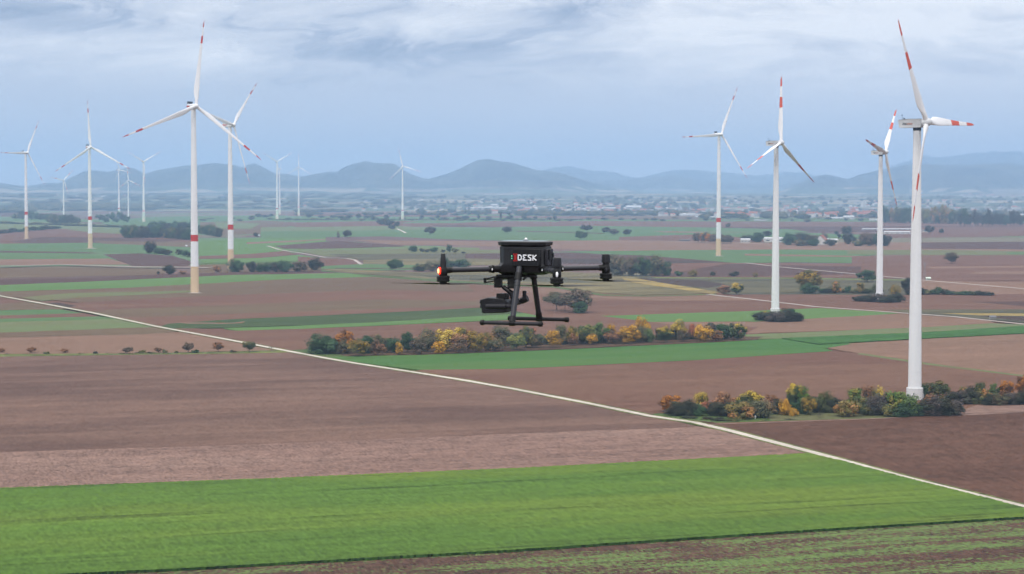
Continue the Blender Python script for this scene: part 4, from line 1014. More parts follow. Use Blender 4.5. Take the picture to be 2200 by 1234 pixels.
ROWTXT = {'A':('in the long autumn hedge behind the drone','autumn trees of the long hedge'),
 'As':('at the foot of the long autumn hedge','shrubs of the long hedge'),'B':('in the thicket around the nearest turbine plinth','trees of the turbine thicket'),
 'Bs':('in the thicket around the nearest turbine plinth','shrubs of the turbine thicket'),'Bb':('at the front edge of the turbine thicket','bare young trees of the thicket'),
 'C':('in the spaced row along the left grass verge','small trees along the left verge'),'Cs':('on the left grass verge','verge shrubs'),
 'D':('in the clump right of the drone skids','trees of the clump right of the drone'),'E':('in the row right of the striped nacelle turbine','trees in the row beside the turbine foot'),
 'G':('in the hedge left of the drone body','trees left of the drone body'),'H':('in the thicket right of the drone','trees right of the drone'),
 'I':('in the scattered line above the left drone arm','scattered bushes above the drone arm'),'J':('in the small copse left of the tallest tower','small copse trees'),
 'K':('in the autumn row behind the slender banded turbine','autumn row at the farm'),'M':('around the white farm buildings','farmstead trees'),
 'Ns':('at the plinth of the middle white turbine','bushes at the middle plinth'),'Os':('at the plinth of the rear right turbine','bushes at the rear plinth'),
 'Ps':('in the hedge between the two white towers','hedge between towers'),'Qs':('in the low hedge right of the nearest tower','low hedge right of the tower'),
 'R':('in the front edge of the left wood','trees of the left wood'),'S':('in the rear belt of the left wood','rear belt trees'),'U':('in the right wing of the left wood','right wing trees'),
 'V':('in the dark belt behind the far left tower','far left belt trees'),'W':('in the belt below the small white turbine','belt trees'),'X':('beside the foot of the small white turbine','trees at the small turbine'),
 'Y':('left of the smallest white turbine','copse near the smallest turbine'),'Z':('in the tall belt behind the nearest tower','tall belt trees'),'ZZ':('in the poplar belt at the right edge','poplar belt'),
 'f':('in the far line across the plain','far line of small trees')}
ORD = ['first','second','third','fourth','fifth','sixth','seventh','eighth','ninth','tenth','eleventh','twelfth','thirteenth','fourteenth','fifteenth','sixteenth','seventeenth','eighteenth','nineteenth','twentieth']
def ordw(n):
    if n <= 20: return ORD[n-1]
    tens = {2:'twenty',3:'thirty',4:'forty',5:'fifty'}[n//10]
    return {2:'twentieth',3:'thirtieth',4:'fortieth',5:'fiftieth'}[n//10] if n % 10 == 0 else tens+' '+ORD[n % 10-1]
tr = random.Random(11)
def build_tree(r, label, group):
    base = G(r['x'], r['y'], 0); D = base.y; m = D/F
    jj = 1 if r['row'] in ('A', 'B', 'L', 'D') else tr.uniform(0.82, 1.22)
    hgt = r['h']*m*1.03*jj; wid = r['w']*m*1.06
    col = r['col']; shape = r['shape'] or tr.choice(['round', 'round', 'bush', 'tall'])
    big = r['w']*r['h'] > 190 or shape == 'spread'
    nm = 'shrub' if r['kind'] == 'shrub' else 'tree'
    if shape == 'bare':
        root = empty('tree', base); tag(root, label, 'tree', group)
        k = link('trunk', tr.choice(TRK), root); k.scale = (wid, wid, hgt*1.35); k.rotation_euler = (0, 0, tr.uniform(0, 6))
        c = link('crown', tr.choice(CRb), root); c.scale = (wid, wid, hgt)
        c.material_slots[0].link = 'OBJECT'; c.material_slots[0].material = LM['mauve']; return
    me_ = tr.choice((CR if big else CRs)[shape])
    if r['kind'] == 'shrub' or not big:
        o = link(nm, me_, None, base); o.scale = (wid, wid, hgt); o.rotation_euler = (0, 0, tr.uniform(0, 6.28))
        o.material_slots[0].link = 'OBJECT'; o.material_slots[0].material = LM[col]
        tag(o, label, 'shrub' if nm == 'shrub' else 'tree', group); return
    root = empty(nm, base, tr.uniform(0, 6.28)); tag(root, label, 'tree', group)
    k = link('trunk', tr.choice(TRK), root); k.scale = (hgt*0.9, hgt*0.9, hgt*1.0)
    c = link('crown', me_, root); c.scale = (wid, wid, hgt*(0.93 if shape != 'bush' else 1.0)); c.location = (0, 0, hgt*(0.05 if shape != 'bush' else 0))
    c.material_slots[0].link = 'OBJECT'; c.material_slots[0].material = LM[col]
rows = {}
for r in TREES: rows.setdefault(r['row'], []).append(r)
for rk, lst in rows.items():
    if rk == 'L':
        for r in lst: build_tree(r, r['label'], None)
        continue
    lst.sort(key=lambda r: r['x'])
    txt, grp = ROWTXT[rk]
    cnt = {}
    for r in lst: cnt[r['col']] = cnt.get(r['col'], 0)+1
    seen = {}
    for r in lst:
        seen[r['col']] = seen.get(r['col'], 0)+1
        nn = 'shrub' if r['kind'] == 'shrub' else 'tree'
        if cnt[r['col']] == 1: lab = 'the one %s %s %s' % (CNAME[r['col']], nn, txt)
        else: lab = '%s %s %s from the left %s' % (ordw(seen[r['col']]), CNAME[r['col']], nn, txt)
        build_tree(r, lab, grp)

# far-off woods and town greenery: one mass nobody could count
blob_v = []; blob_f = []
wr = random.Random(21)
ICO = None
def ico():
    t_ = (1+5**0.5)/2
    v = [Vector(p).normalized() for p in ((-1,t_,0),(1,t_,0),(-1,-t_,0),(1,-t_,0),(0,-1,t_),(0,1,t_),(0,-1,-t_),(0,1,-t_),(t_,0,-1),(t_,0,1),(-t_,0,-1),(-t_,0,1))]
    f = [(0,11,5),(0,5,1),(0,1,7),(0,7,10),(0,10,11),(1,5,9),(5,11,4),(11,10,2),(10,7,6),(7,1,8),(3,9,4),(3,4,2),(3,2,6),(3,6,8),(3,8,9),(4,9,5),(2,4,11),(6,2,10),(8,6,7),(9,8,1)]
    cache = {}; nf = []
    def mid(a, b):
        k = (min(a, b), max(a, b))
        if k not in cache: v.append(((v[a]+v[b])/2).normalized()); cache[k] = len(v)-1
        return cache[k]
    for a, b, c in f:
        x, y, z = mid(a, b), mid(b, c), mid(c, a); nf += [(a, x, z), (b, y, x), (c, z, y), (x, y, z)]
    return v, nf
IV, IF = ico()
def clump(p, wd, h):
    b = len(blob_v)
    for q in IV:
        j = wr.uniform(0.72, 1.15)
        blob_v.append((p.x+q.x*wd/2*j, p.y+q.y*wd/2*j, p.z+h*0.48+q.z*h*0.52*j))
    for f in IF: blob_f.append(tuple(b+k for k in f))
def far_pt(px, D):
    X = (px-W0/2)/F*D
    return Vector((X, D, ground_z(px, D)))
def farwood(n, x0, x1, D0, D1, w0=10, w1=26, h0=8, h1=16):
    for i in range(n):
        px = wr.uniform(x0, x1); D = wr.uniform(D0, D1)
        clump(far_pt(px, D), wr.uniform(w0, w1)*1.3, wr.uniform(h0, h1))
farwood(420, 1280, 2300, 6600, 12500)
farwood(260, 1500, 2300, 6000, 7600, 14, 34, 10, 18)
farwood(300, 850, 1500, 7000, 12500)
farwood(120, 1120, 1500, 6900, 7500, 20, 45, 10, 17)
farwood(90, 1000, 1180, 7700, 8100, 20, 45, 8, 13)
farwood(170, 40, 330, 8900, 10200, 40, 90, 12, 20)
farwood(60, -30, 60, 8000, 8800, 40, 80, 12, 20)
farwood(260, -50, 900, 9500, 14500, 30, 90, 8, 16)
farwood(60, 640, 740, 8300, 8600, 30, 50, 10, 14)
farwood(50, 640, 1000, 7000, 7400, 15, 30, 5, 9)
for px in np.linspace(430, 2250, 60): clump(far_pt(px+wr.uniform(-10, 10), wr.uniform(5500, 6100)), wr.uniform(10, 24), wr.uniform(4, 8))
for px in np.linspace(600, 1250, 90): clump(far_pt(px+wr.uniform(-4, 4), 5750), wr.uniform(8, 22), wr.uniform(2, 5))
for px in np.linspace(0, 440, 70): clump(G(px, 480+px*0.033+wr.uniform(-1, 1)-(0 if px > 130 else 0), 0), wr.uniform(14, 30), wr.uniform(3, 6))
me = bpy.data.meshes.new('far_woodland'); me.from_pydata(blob_v, [], blob_f)
def wood_mat():
    m = bpy.data.materials.new('far woodland'); m.use_nodes = True
    t_ = NT(m.node_tree); p = t_.n['Principled BSDF']; p.inputs['Roughness'].default_value = 1.0; p.inputs['Specular IOR Level'].default_value = 0.05
    g = t_.node('ShaderNodeNewGeometry')
    n_ = t_.noise(g.outputs['Position'], 1/45, 3.0, 0.6); n2_ = t_.noise(g.outputs['Position'], 1/4, 2.0, 0.6)
    c = t_.mix(t_.ramp(n_, 0.40, 0.62), (0.022, 0.034, 0.018), (0.095, 0.082, 0.035))
    c = t_.scalecol(c, t_.ramp(n2_, 0.3, 0.7, 0.6, 1.4, False)); t_.l.new(c, p.inputs['Base Color'])
    return m
me.materials.append(wood_mat())
tag(link('far_woodland', me), 'mass of distant trees among and before the town', 'woodland', None, 'stuff')

# ------------------------------------------------------------------ buildings
M_wall = simple('white render', (0.60, 0.59, 0.56), 0.8); M_wall2 = simple('cream render', (0.60, 0.55, 0.46), 0.8)
M_roofr = simple('red tiles', (0.30, 0.115, 0.08), 0.8, noise=0.2, nscale=0.5); M_roofg = simple('grey roof', (0.16, 0.16, 0.17), 0.8)
M_roofp = simple('pale sheet roof', (0.50, 0.51, 0.52), 0.6); M_glass = simple('window glass', (0.04, 0.05, 0.06), 0.15, 0.6)
def house_meshes(L, Wd, H, rh, wallm, roofm, win=True):
    a = MB(); a.box((0, 0, H/2-0.2), (L, Wd, H+0.4))
    for s in (-1, 1): a.poly([(s*L/2, -Wd/2*s, H), (s*L/2, Wd/2*s, H), (s*L/2, 0, H+rh)][::1])
    r = MB(); o = 0.45
    k = rh/(Wd/2)
    for s in (-1, 1):
        p = [(-L/2-o, s*(Wd/2+o), H-k*o), (L/2+o, s*(Wd/2+o), H-k*o), (L/2+o, 0, H+rh), (-L/2-o, 0, H+rh)]
        r.quad(*[(x, y, z+0.02) for x, y, z in p]); r.quad(*[(x, y, z+0.25) for x, y, z in reversed(p)])
        r.quad(p[0], p[1], (p[1][0], p[1][1], p[1][2]+0.25), (p[0][0], p[0][1], p[0][2]+0.25))
    wd_ = MB()
    if win:
        nx = max(2, int(L/2.8))
        for f in range(max(1, int(H/2.8))):
            for i in range(nx):
                for s in (-1, 1): wd_.box((-L/2+L*(i+0.5)/nx, s*(Wd/2+0.01), 1.5+2.8*f), (1.1, 0.06, 1.3))
    return a.mesh('wall', wallm), r.mesh('roof', roofm), (wd_.mesh('window', M_glass) if win else None)
HM = [house_meshes(11, 9, 5.5, 4.0, M_wall, M_roofr), house_meshes(14, 10, 6.5, 4.5, M_wall2, M_roofr), house_meshes(12, 9, 6, 3.8, M_wall, M_roofg), house_meshes(20, 11, 8.5, 4.0, M_wall, M_roofr), house_meshes(16, 10, 7, 3.2, M_wall2, M_roofg)]
HLAB = ['white house with steep red roof', 'cream house with steep red roof', 'white house with grey roof', 'long white house with red roof', 'cream house with low grey roof']
def house(P, rz, hm, label, group, nm='house', sc=1.0, cat='house', win=False):
    r = empty(nm, P, rz); tag(r, label, cat, group); r.scale = (sc, sc, sc)
    link('wall', hm[0], r); rf = link('roof', hm[1], r)
    if win:
        for x_, z_ in ((-4.2, 1.7), (-1.4, 1.7), (1.4, 1.7), (4.2, 1.7), (-2.8, 4.2), (2.8, 4.2)):
            w_ = MB(); w_.box((0, 0, 0), (1.2, 0.08, 1.4)); link('window', w_.mesh('window', M_glass), r, (x_, -5.02, z_))
    return r
hr_ = random.Random(31)
nh = 0
def town(n, x0, x1, D0, D1, red=0.5, where=''):
    global nh
    for i in range(n):
        px = hr_.uniform(x0, x1); D = hr_.uniform(D0, D1)
        k = hr_.choice([0, 1, 3] if hr_.random() < red else [2, 4, 2])
        P = far_pt(px, D); P.z -= 0.2
        house(P, hr_.uniform(-0.6, 0.6), HM[k], HLAB[k]+' '+where, 'town houses '+where, sc=hr_.uniform(1.0, 1.5)); nh += 1
town(38, 1740, 1880, 6300, 7400, 0.95, where='in the red roofed quarter')
town(70, 1300, 1740, 6700, 9500, 0.5, where='in the town middle')
town(50, 1740, 2230, 7600, 11000, 0.35, where='behind the red roofed quarter')
town(45, 980, 1330, 7700, 10500, 0.35, where='beside the white town halls')
town(16, 640, 980, 8800, 11500, 0.3, where='on the plain left of the drone')
town(24, 1540, 1700, 6100, 6900, 0.6, where='behind the long greenhouse')
town(32, 2060, 2230, 12200, 13600, 0.3, where='on the far right hillside')
town(12, 100, 640, 11500, 13800, 0.2, where='at the foot of the left mountains')
fh = MB(); fr = random.Random(77)
for i in range(230):
    q_ = fr.random()
    if q_ < 0.35: px, D = fr.uniform(1000, 1400), fr.uniform(8200, 11500)
    elif q_ < 0.8: px, D = fr.uniform(1380, 1980), fr.uniform(6800, 10800)
    elif q_ < 0.92: px, D = fr.uniform(1900, 2300), fr.uniform(7000, 11500)
    else: px, D = fr.uniform(2040, 2260), fr.uniform(12200, 13800)
    P = far_pt(px, D); L_ = fr.uniform(9, 20); W_ = fr.uniform(8, 11); H_ = fr.uniform(4, 8); M_ = Matrix.Rotation(fr.uniform(-0.7, 0.7), 3, 'Z')
    fh.box((P.x, P.y, P.z+H_/2), (L_, W_, H_), 0 if fr.random() < 0.7 else 1, M_)
    def rp(x, y, z): v_ = M_ @ Vector((x, y, 0)); return (P.x+v_.x, P.y+v_.y, P.z+z)
    mm = fr.choice([2, 2, 3, 4]); hh_ = H_+fr.uniform(2, 4)
    for sg in (-1, 1): fh.quad(rp(-L_/2-.4, sg*(W_/2+.4), H_-0.2), rp(L_/2+.4, sg*(W_/2+.4), H_-0.2), rp(L_/2+.4, 0, hh_), rp(-L_/2-.4, 0, hh_), mm)
tag(link('far_houses', fh.mesh('far_houses', [M_wall, M_wall2, M_roofr, M_roofg, M_roofp])), 'the many smaller houses and roofs filling the distant town', 'houses', None, 'stuff')
def hall(x0, x1, ytop, ybase, label, nm='warehouse', depth=30, D=None, wallm=M_wall, roofm=M_roofp, group=None, cat='warehouse'):
    if D is None: D = G((x0+x1)/2, ybase).y
    m = D/F; L = (x1-x0)*m; H = max(2.5, (ybase-ytop)*m)
    px = (x0+x1)/2
    P = Vector(((px-W0/2)/F*D, D+depth/2, ground_z(px, D)))
    if D < 8500: P.z = 0
    hm = house_meshes(L, depth, H*0.72, H*0.28, wallm, roofm, False)
    r = empty(nm, P, 0); tag(r, label, cat, group)
    link('wall', hm[0], r); link('roof', hm[1], r)
    n_ = min(10, max(3, int(L/9))); w_ = MB(); w_.box((0, 0, 0), (L/n_*0.5, 0.08, H*0.2)); wm = w_.mesh('window', M_glass)
    for i in range(n_): link('window', wm, r, (-L/2+L*(i+0.5)/n_, -depth/2-0.02, H*0.33))
    return r
hall(1008,1090,441,445,'long low white hall below the main mountain, left of the town',D=9400)
hall(1040,1075,437,441,'white hall with taller block in front of the main mountain',D=9600,depth=40)
hall(1055,1068,433,439,'tallest white block of the hall group in front of the main mountain',D=9900,depth=30)
hall(1128,1155,441,445,'small white hall right of the long low hall',D=9300)
hall(1240,1300,440,444,'left one of the white halls in the middle of the town',D=9300)
hall(1300,1345,438,443,'middle one of the white halls in the middle of the town',D=9200)
hall(1345,1378,434,444,'boxy white hall at the right end of the town halls',D=9100)
hall(1355,1380,458,464,'white barn with gabled roof before the town, right of the drone',D=7000,depth=14)
hall(1460,1500,461,466,'white barn left of the long greenhouse',D=6800,depth=14)
hall(1495,1568,464.5,467.5,'very long flat white greenhouse crossing behind the slender banded turbine',nm='greenhouse',D=6350,depth=12,wallm=M_roofp,cat='greenhouse')
hall(1620,1648,473,475.5,'short flat white greenhouse in front of the town',nm='greenhouse',D=5550,depth=12,wallm=M_roofp,cat='greenhouse')
hall(1560,1584,428,431,'white hall high at the rear of the town',D=11000)
hall(1785,1812,468,472,'flat grey white shed before the red roofed quarter',D=6000,depth=14)
hall(1812,1835,466,474,'white barn with pale roof before the red roofed quarter',D=5900,depth=14)
hall(1868,1905,472,476,'low white shed left of the rear right turbine tower',D=5600,depth=14)
hall(1980,1998,478,481,'low white shed at the edge of the tall tree belt',D=5150,depth=10)
hall(2175,2230,466,472,'long white hall behind the poplars at the right edge',D=6600,wallm=M_wall2)
hall(1853,1960,495.5,498.5,'rear roof of the long white greenhouse beside the nearest tower',nm='greenhouse',D=4150,depth=14,wallm=M_roofp,cat='greenhouse')
hall(1900,1956,499,505,'front block of the long white greenhouse left of the nearest tower',nm='greenhouse',D=3720,depth=14,wallm=M_wall,cat='greenhouse')
hall(1976,1998,497,502,'grey barn beside the dark tree right of the nearest tower',nm='barn',D=3900,depth=12,wallm=M_wall2,roofm=M_roofg,cat='barn')
hall(1592,1612,515,524,'small grey white barn at the edge of the farm trees',nm='barn',D=3050,depth=9,roofm=M_roofp,cat='barn')
hall(1641,1662,510,517,'flat roofed white stable left of the middle turbine tower',nm='barn',D=3150,depth=9,cat='barn')
hall(1643,1684,514,524,'long white stable behind the middle turbine tower',nm='barn',D=3100,depth=9,cat='barn')
hall(1776,1800,514,525,'cream farm barn right of the gabled farmhouse',nm='barn',D=2980,depth=9,wallm=M_wall2,cat='barn')
hall(1460,1482,518,520.5,'low dark field shelter left of the autumn row',nm='barn',D=3150,depth=6,wallm=M_roofg,roofm=M_roofg,cat='barn')
hall(2129,2141,682,688,'small pale field hut among the vine rows at the right',nm='hut',D=1170,depth=2.5,wallm=M_wall2,roofm=M_roofg,cat='hut')
hall(1991,2000,599,604,'small green equipment hut beside the lattice mast',nm='hut',D=1715,depth=2.5,wallm=M_gr1,roofm=M_gr1,cat='hut')
hall(554,558,506,511,'tiny white hut beside a small dark tree on the left',nm='hut',D=3450,depth=3,cat='hut')
hall(398,402,529,533,'tiny white hut just left of the largest left tower',nm='hut',D=2800,depth=3,cat='hut')
house(G(1765, 526), 1.2, house_meshes(14, 10, 5.5, 5.0, M_wall, M_roofr), 'white gabled farmhouse with red roof among the farm trees', None, win=True, sc=1.35)
def block(px, D, wd, H, label):
    P = far_pt(px, D); r = empty('apartment_block', P, 0.3); tag(r, label, 'apartment block')
    a = MB(); a.box((0, 0, H/2), (wd, 16, H)); a.box((0, 0, H+1.2), (wd*0.4, 6, 2.4)); link('wall', a.mesh('wall', M_wall), r)
    w_ = MB(); w_.box((0, 0, 0), (1.8, 0.08, 1.5)); wm = w_.mesh('window', M_glass)
    for f in range(int(H/3)):
        for i in range(int(wd/4)): link('window', wm, r, (-wd/2+2+4*i, -8.02, 1.8+3*f))
block(1855, 9800, 18, 30, 'left one of two white tower blocks rising over the town')
block(2008, 10200, 22, 24, 'right one of two white tower blocks, behind the nearest tower')
# church with a white spire
P = far_pt(1681, 7300); ch = empty('church', P); tag(ch, 'white church tower just right of the middle turbine tower', 'church')
a = MB(); a.box((0, 0, 13), (6, 6, 26)); link('wall', a.mesh('wall', M_wall), ch)
a = MB(); a.lathe([(4.2, 26), (0.1, 36)], 4); link('spire', a.mesh('spire', M_roofg), ch)
a = MB(); a.box((-10, 0, 5), (14, 9, 10)); link('nave', a.mesh('nave', M_wall), ch)
# lookout tower on the mountain saddle
D = 18300.0; zt = float(hill_h(np.array([707.0]), np.array([D]))[0])
lt = MB(); lt.lathe([(7, -4), (6, 22), (8, 23), (8, 27), (1, 32)], 12)
tag(link('lookout_tower', lt.mesh('lookout_tower', M_conc), None, ((707-1100)/F*D, D, zt)), 'tiny lookout tower on the wooded summit between two mountains', 'tower')

# poles and masts
M_wood = simple('pole wood', (0.16, 0.14, 0.13), 0.9); M_steel = simple('galvanised steel', (0.30, 0.31, 0.32), 0.5, metal=0.3)
def pole(px, by, ty, label):
    b = G(px, by); h = (by-ty)*b.y/F
    r = empty('power_pole', b, 0.4); tag(r, label, 'power pole')
    a = MB(); a.tube((0, 0, -0.3), (0, 0, h), 0.24, 0.15, 8); link('pole', a.mesh('pole', M_wood), r)
    a = MB(); a.box((0, 0, h-0.7), (2.6, 0.14, 0.16)); a.tube((-1.1, 0, h-0.6), (-1.1, 0, h-0.2), 0.08, seg=6); a.tube((1.1, 0, h-0.6), (1.1, 0, h-0.2), 0.08, seg=6)
    link('crossarm', a.mesh('crossarm', M_wood), r)
pole(1567, 593, 563, 'thin power pole standing in the brown field above the vineyard')
pole(1509.5, 523, 502, 'thin power pole in front of the autumn row')
pole(1205.5, 575, 522, 'tall thin power pole directly behind the right drone arm')
pole(583, 758, 744, 'short wooden post beside the white path on the left')
b = G(1986, 603); h = 42*b.y/F; mst = MB()
for s in ((-1, -1), (1, -1), (1, 1), (-1, 1)):
    mst.tube((s[0]*0.9, s[1]*0.9, -0.2), (s[0]*0.15, s[1]*0.15, h), 0.07, seg=5)
for k in range(12):
    z0, z1 = h*k/12, h*(k+1)/12; w0_, w1_ = 0.9-0.75*k/12, 0.9-0.75*(k+1)/12; sg = 1 if k % 2 else -1
    for y in (-1, 1): mst.tube((-sg*w0_, y*w0_, z0), (sg*w1_, y*w1_, z1), 0.045, seg=4); mst.tube((y*w0_, -sg*w0_, z0), (y*w1_, sg*w1_, z1), 0.045, seg=4)
mst.box((0, 0, h-2.0), (3.6, 0.15, 0.15)); mst.box((0, 0, h-4.2), (2.6, 0.15, 0.15))
tag(link('lattice_mast', mst.mesh('lattice_mast', M_steel), None, b), 'slim lattice mast with two crossarms right of the nearest tower', 'mast')
for i, (px, py) in enumerate(((1400,519),(1500,519.5))): pass
# orchard of stakes beyond the right drone arm
stk = MB(); stk.tube((0, 0, -0.1), (0, 0, 2.6), 0.10, seg=5)
stm = stk.mesh('stake', M_wall2)
for i in range(26):
    o = link('fence_post', stm, None, G(1290+i*8.2, 521+0.35*i*0.3)); tag(o, 'pale post in the long line of posts across the far field', 'post', 'line of pale posts across the far field')
# small white marker by the thicket, turbine foot platforms
mk = MB(); mk.tube((0, 0, -0.1), (0, 0, 1.5), 0.12, seg=8); mk.box((0, 0, 1.55), (0.5, 0.2, 0.5))
tag(link('marker_post', mk.mesh('marker_post', M_wall), None, G(1622.5, 905)), 'small white marker post in front of the autumn thicket', 'post')
for px, by, rr, lab in ((420, 631, 9, 1), (196, 534, 9, 1), (57, 514, 8, 1), (1545, 551, 8, 1)):
    g_ = G(px, by); md = MB(); md.lathe([(rr, -0.2), (rr*0.8, 0.35), (rr*0.4, 0.6)], 28); struct('ground_mound', md.mesh('ground_mound', FM['trackd'])).location = g_

# ------------------------------------------------------------------ drone
S = 10.0/F*0.2*(1.0)                # one fifth of a survey pixel at ten metres, in metres
dr_c = ray(1130, 578); dr_c = Vector((0, 0, CAMZ))+dr_c*(10.0/dr_c.y)
YAW = R_(158)                        # nose points left and away
M_body = simple('drone shell', (0.011, 0.012, 0.016), 0.42, 0.45, noise=0.15, nscale=30)
M_body2 = simple('drone dark grey', (0.020, 0.021, 0.028), 0.5, 0.4)
M_tube = simple('carbon tube', (0.026, 0.028, 0.036), 0.34, 0.5)
M_blk = simple('drone black', (0.005, 0.006, 0.007), 0.5, 0.4)
M_panel = simple('panel black', (0.006, 0.007, 0.010), 0.45, 0.4)
M_lw = simple('letter white', (0.85, 0.86, 0.88), 0.5, emit=(0.8, 0.85, 1.0), es=0.12); M_lr = simple('letter red', (0.36, 0.02, 0.02), 0.5)
M_top = simple('drone lid', (0.20, 0.22, 0.25), 0.16, 0.7)
M_redl = simple('red lamp', (0.9, 0.05, 0.02), 0.3, emit=(1.0, 0.03, 0.015), es=1.3)
M_redc = simple('red lamp core', (1.0, 0.4, 0.2), 0.3, emit=(1.0, 0.40, 0.18), es=2.2)
M_whl = simple('white lamp', (0.9, 0.9, 0.9), 0.3, emit=(0.85, 0.9, 1.0), es=0.15)
M_grl = simple('green lamp', (0.2, 0.8, 0.5), 0.3, emit=(0.2, 0.8, 0.45), es=0.6)
dr = empty('drone', dr_c, YAW); tag(dr, 'black four rotor camera drone hovering in front of the fields', 'drone')
# local axes: x = nose, y: -y? ; with YAW the flank facing the camera is local +y
def dpart(name, b, mats, parent=None, bev=0, sm=35):
    me_ = b.mesh(name, mats); autosmooth(me_, sm); o = link(name, me_, parent or dr)
    if bev: bevel(o, bev)
    return o
def V(f, s, z): return Vector((f, s, z))
# hull: chamfered plan, tapering underside
def ring(z, l0, l1, w_, ch):
    return [V(l1, w_-ch, z), V(l1-ch, w_, z), V(l0+ch, w_, z), V(l0, w_-ch, z), V(l0, -w_+ch, z), V(l0+ch, -w_, z), V(l1-ch, -w_, z), V(l1, -w_+ch, z)]
b = MB(); b.loft([ring(-0.028, -0.10, 0.12, 0.045, 0.02), ring(-0.016, -0.125, 0.142, 0.07, 0.03), ring(0.012, -0.128, 0.138, 0.078, 0.03), ring(0.030, -0.122, 0.124, 0.076, 0.034), ring(0.112, -0.122, 0.126, 0.076, 0.036), ring(0.118, -0.116, 0.118, 0.07, 0.03)])
dpart('body', b, M_body, bev=0.003)
b = MB(); b.loft([ring(0.1185, -0.124, 0.130, 0.083, 0.034), ring(0.136, -0.126, 0.132, 0.084, 0.034), ring(0.139, -0.120, 0.126, 0.078, 0.032)]); lid = dpart('lid', b, M_body, bev=0.002)
b = MB(); b.loft([ring(0.1395, -0.110, 0.116, 0.070, 0.03), ring(0.1415, -0.108, 0.114, 0.068, 0.03)])
b.lathe([(0.013, 0.1415), (0.013, 0.146), (0.006, 0.149)], 16); dpart('top_plate', b, [M_top], lid)
b = MB(); b.lathe([(0.007, 0.149), (0.007, 0.153), (0.003, 0.156)], 12); dpart('beacon', b, [M_whl], lid)
b = MB(); b.box((0.03, 0.0852, 0.128), (0.06, 0.003, 0.010)); b.box((-0.07, 0.0852, 0.128), (0.03, 0.003, 0.010)); dpart('latch', b, [M_blk], lid)
# battery panel on the flank that faces the camera
b = MB(); b.box((-0.036, 0.081, 0.060), (0.150, 0.020, 0.090)); pan = dpart('battery_panel', b, M_panel, bev=0.004)
b = MB(); b.box((-0.036, 0.0835, 0.1085), (0.146, 0.010, 0.005)); dpart('panel_rim', b, M_body2, pan)
b = MB(); b.box((-0.127, 0.01, 0.060), (0.016, 0.085, 0.086)); dpart('rear_battery', b, M_body2, bev=0.004)
b = MB(); b.box((-0.137, 0.02, 0.075), (0.006, 0.03, 0.05)); b.box((-0.137, -0.02, 0.05), (0.006, 0.02, 0.06)); dpart('rear_latch', b, M_blk)
# lettering, drawn in panel units: u to the viewer's right (towards -x local), v up
LET = MB(); YL = 0.0912
def seg2(u0, v0, u1, v1, wd, m):
    dv = Vector((u1-u0, v1-v0)); L_ = dv.length; dv /= L_; nn = Vector((-dv.y, dv.x))*wd/2; e = dv*wd*0.42
    P0 = Vector((u0, v0))-e; P1 = Vector((u1, v1))+e
    q = [P0+nn, P0-nn, P1-nn, P1+nn]
    f = [V(0.0365-p.x, YL, p.y) for p in q]; k = [V(0.0365-p.x, YL+0.0008, p.y) for p in q]
    i = len(LET.v); LET.v += [tuple(p) for p in f+k]
    for t_ in ((0,1,2,3),(7,6,5,4),(0,4,5,1),(1,5,6,2),(2,6,7,3),(3,7,4,0)): LET.f.append(tuple(i+z for z in t_)); LET.m.append(m)
def glyph(strokes, u, v, wd_, h, th, m=0):
    for a_, b_, c_, d_ in strokes: seg2(u+a_*wd_, v+b_*h, u+c_*wd_, v+d_*h, th, m)
gD = [(0,0,0,1),(0,1,.65,1),(.65,1,1,.75),(1,.75,1,.25),(1,.25,.65,0),(.65,0,0,0)]
gE = [(1,1,.05,1),(.05,1,.05,.72),(.05,.72,.45,.5),(.45,.5,.05,.25),(.05,.25,.05,0),(.05,0,1,0)]
gS = [(1,1,.05,1),(.05,1,.05,.72),(.05,.72,.9,.35),(.9,.35,.9,0),(.9,0,0,0)]
gK = [(0,0,0,1),(1,1,.1,.5),(.1,.5,1,0)]
u0 = 0.0315; vv = 0.0475; hh_ = 0.0245; ww = 0.0165; st_ = 0.0052; gap = 0.0262
for i, gl in enumerate((gD, gE, gS, gK)): glyph(gl, u0+gap*i, vv, ww, hh_, st_)
for a_ in ((0.0065, 0.0762, 0.0245, 0.0762), (0.0065, 0.0440, 0.0245, 0.0440)): seg2(*a_, 0.0060, 1)
seg2(0.0155, 0.046, 0.0155, 0.074, 0.0135, 1)
dpart('lettering', LET, [M_lw, M_lr], pan)
b = MB()
for dv_ in (0.052, 0.064):
    b.box((0.0365+0.0035, YL, dv_+0.003), (0.0038, 0.002, 0.0052))
dpart('indicator_lamp', b, M_grl, pan)
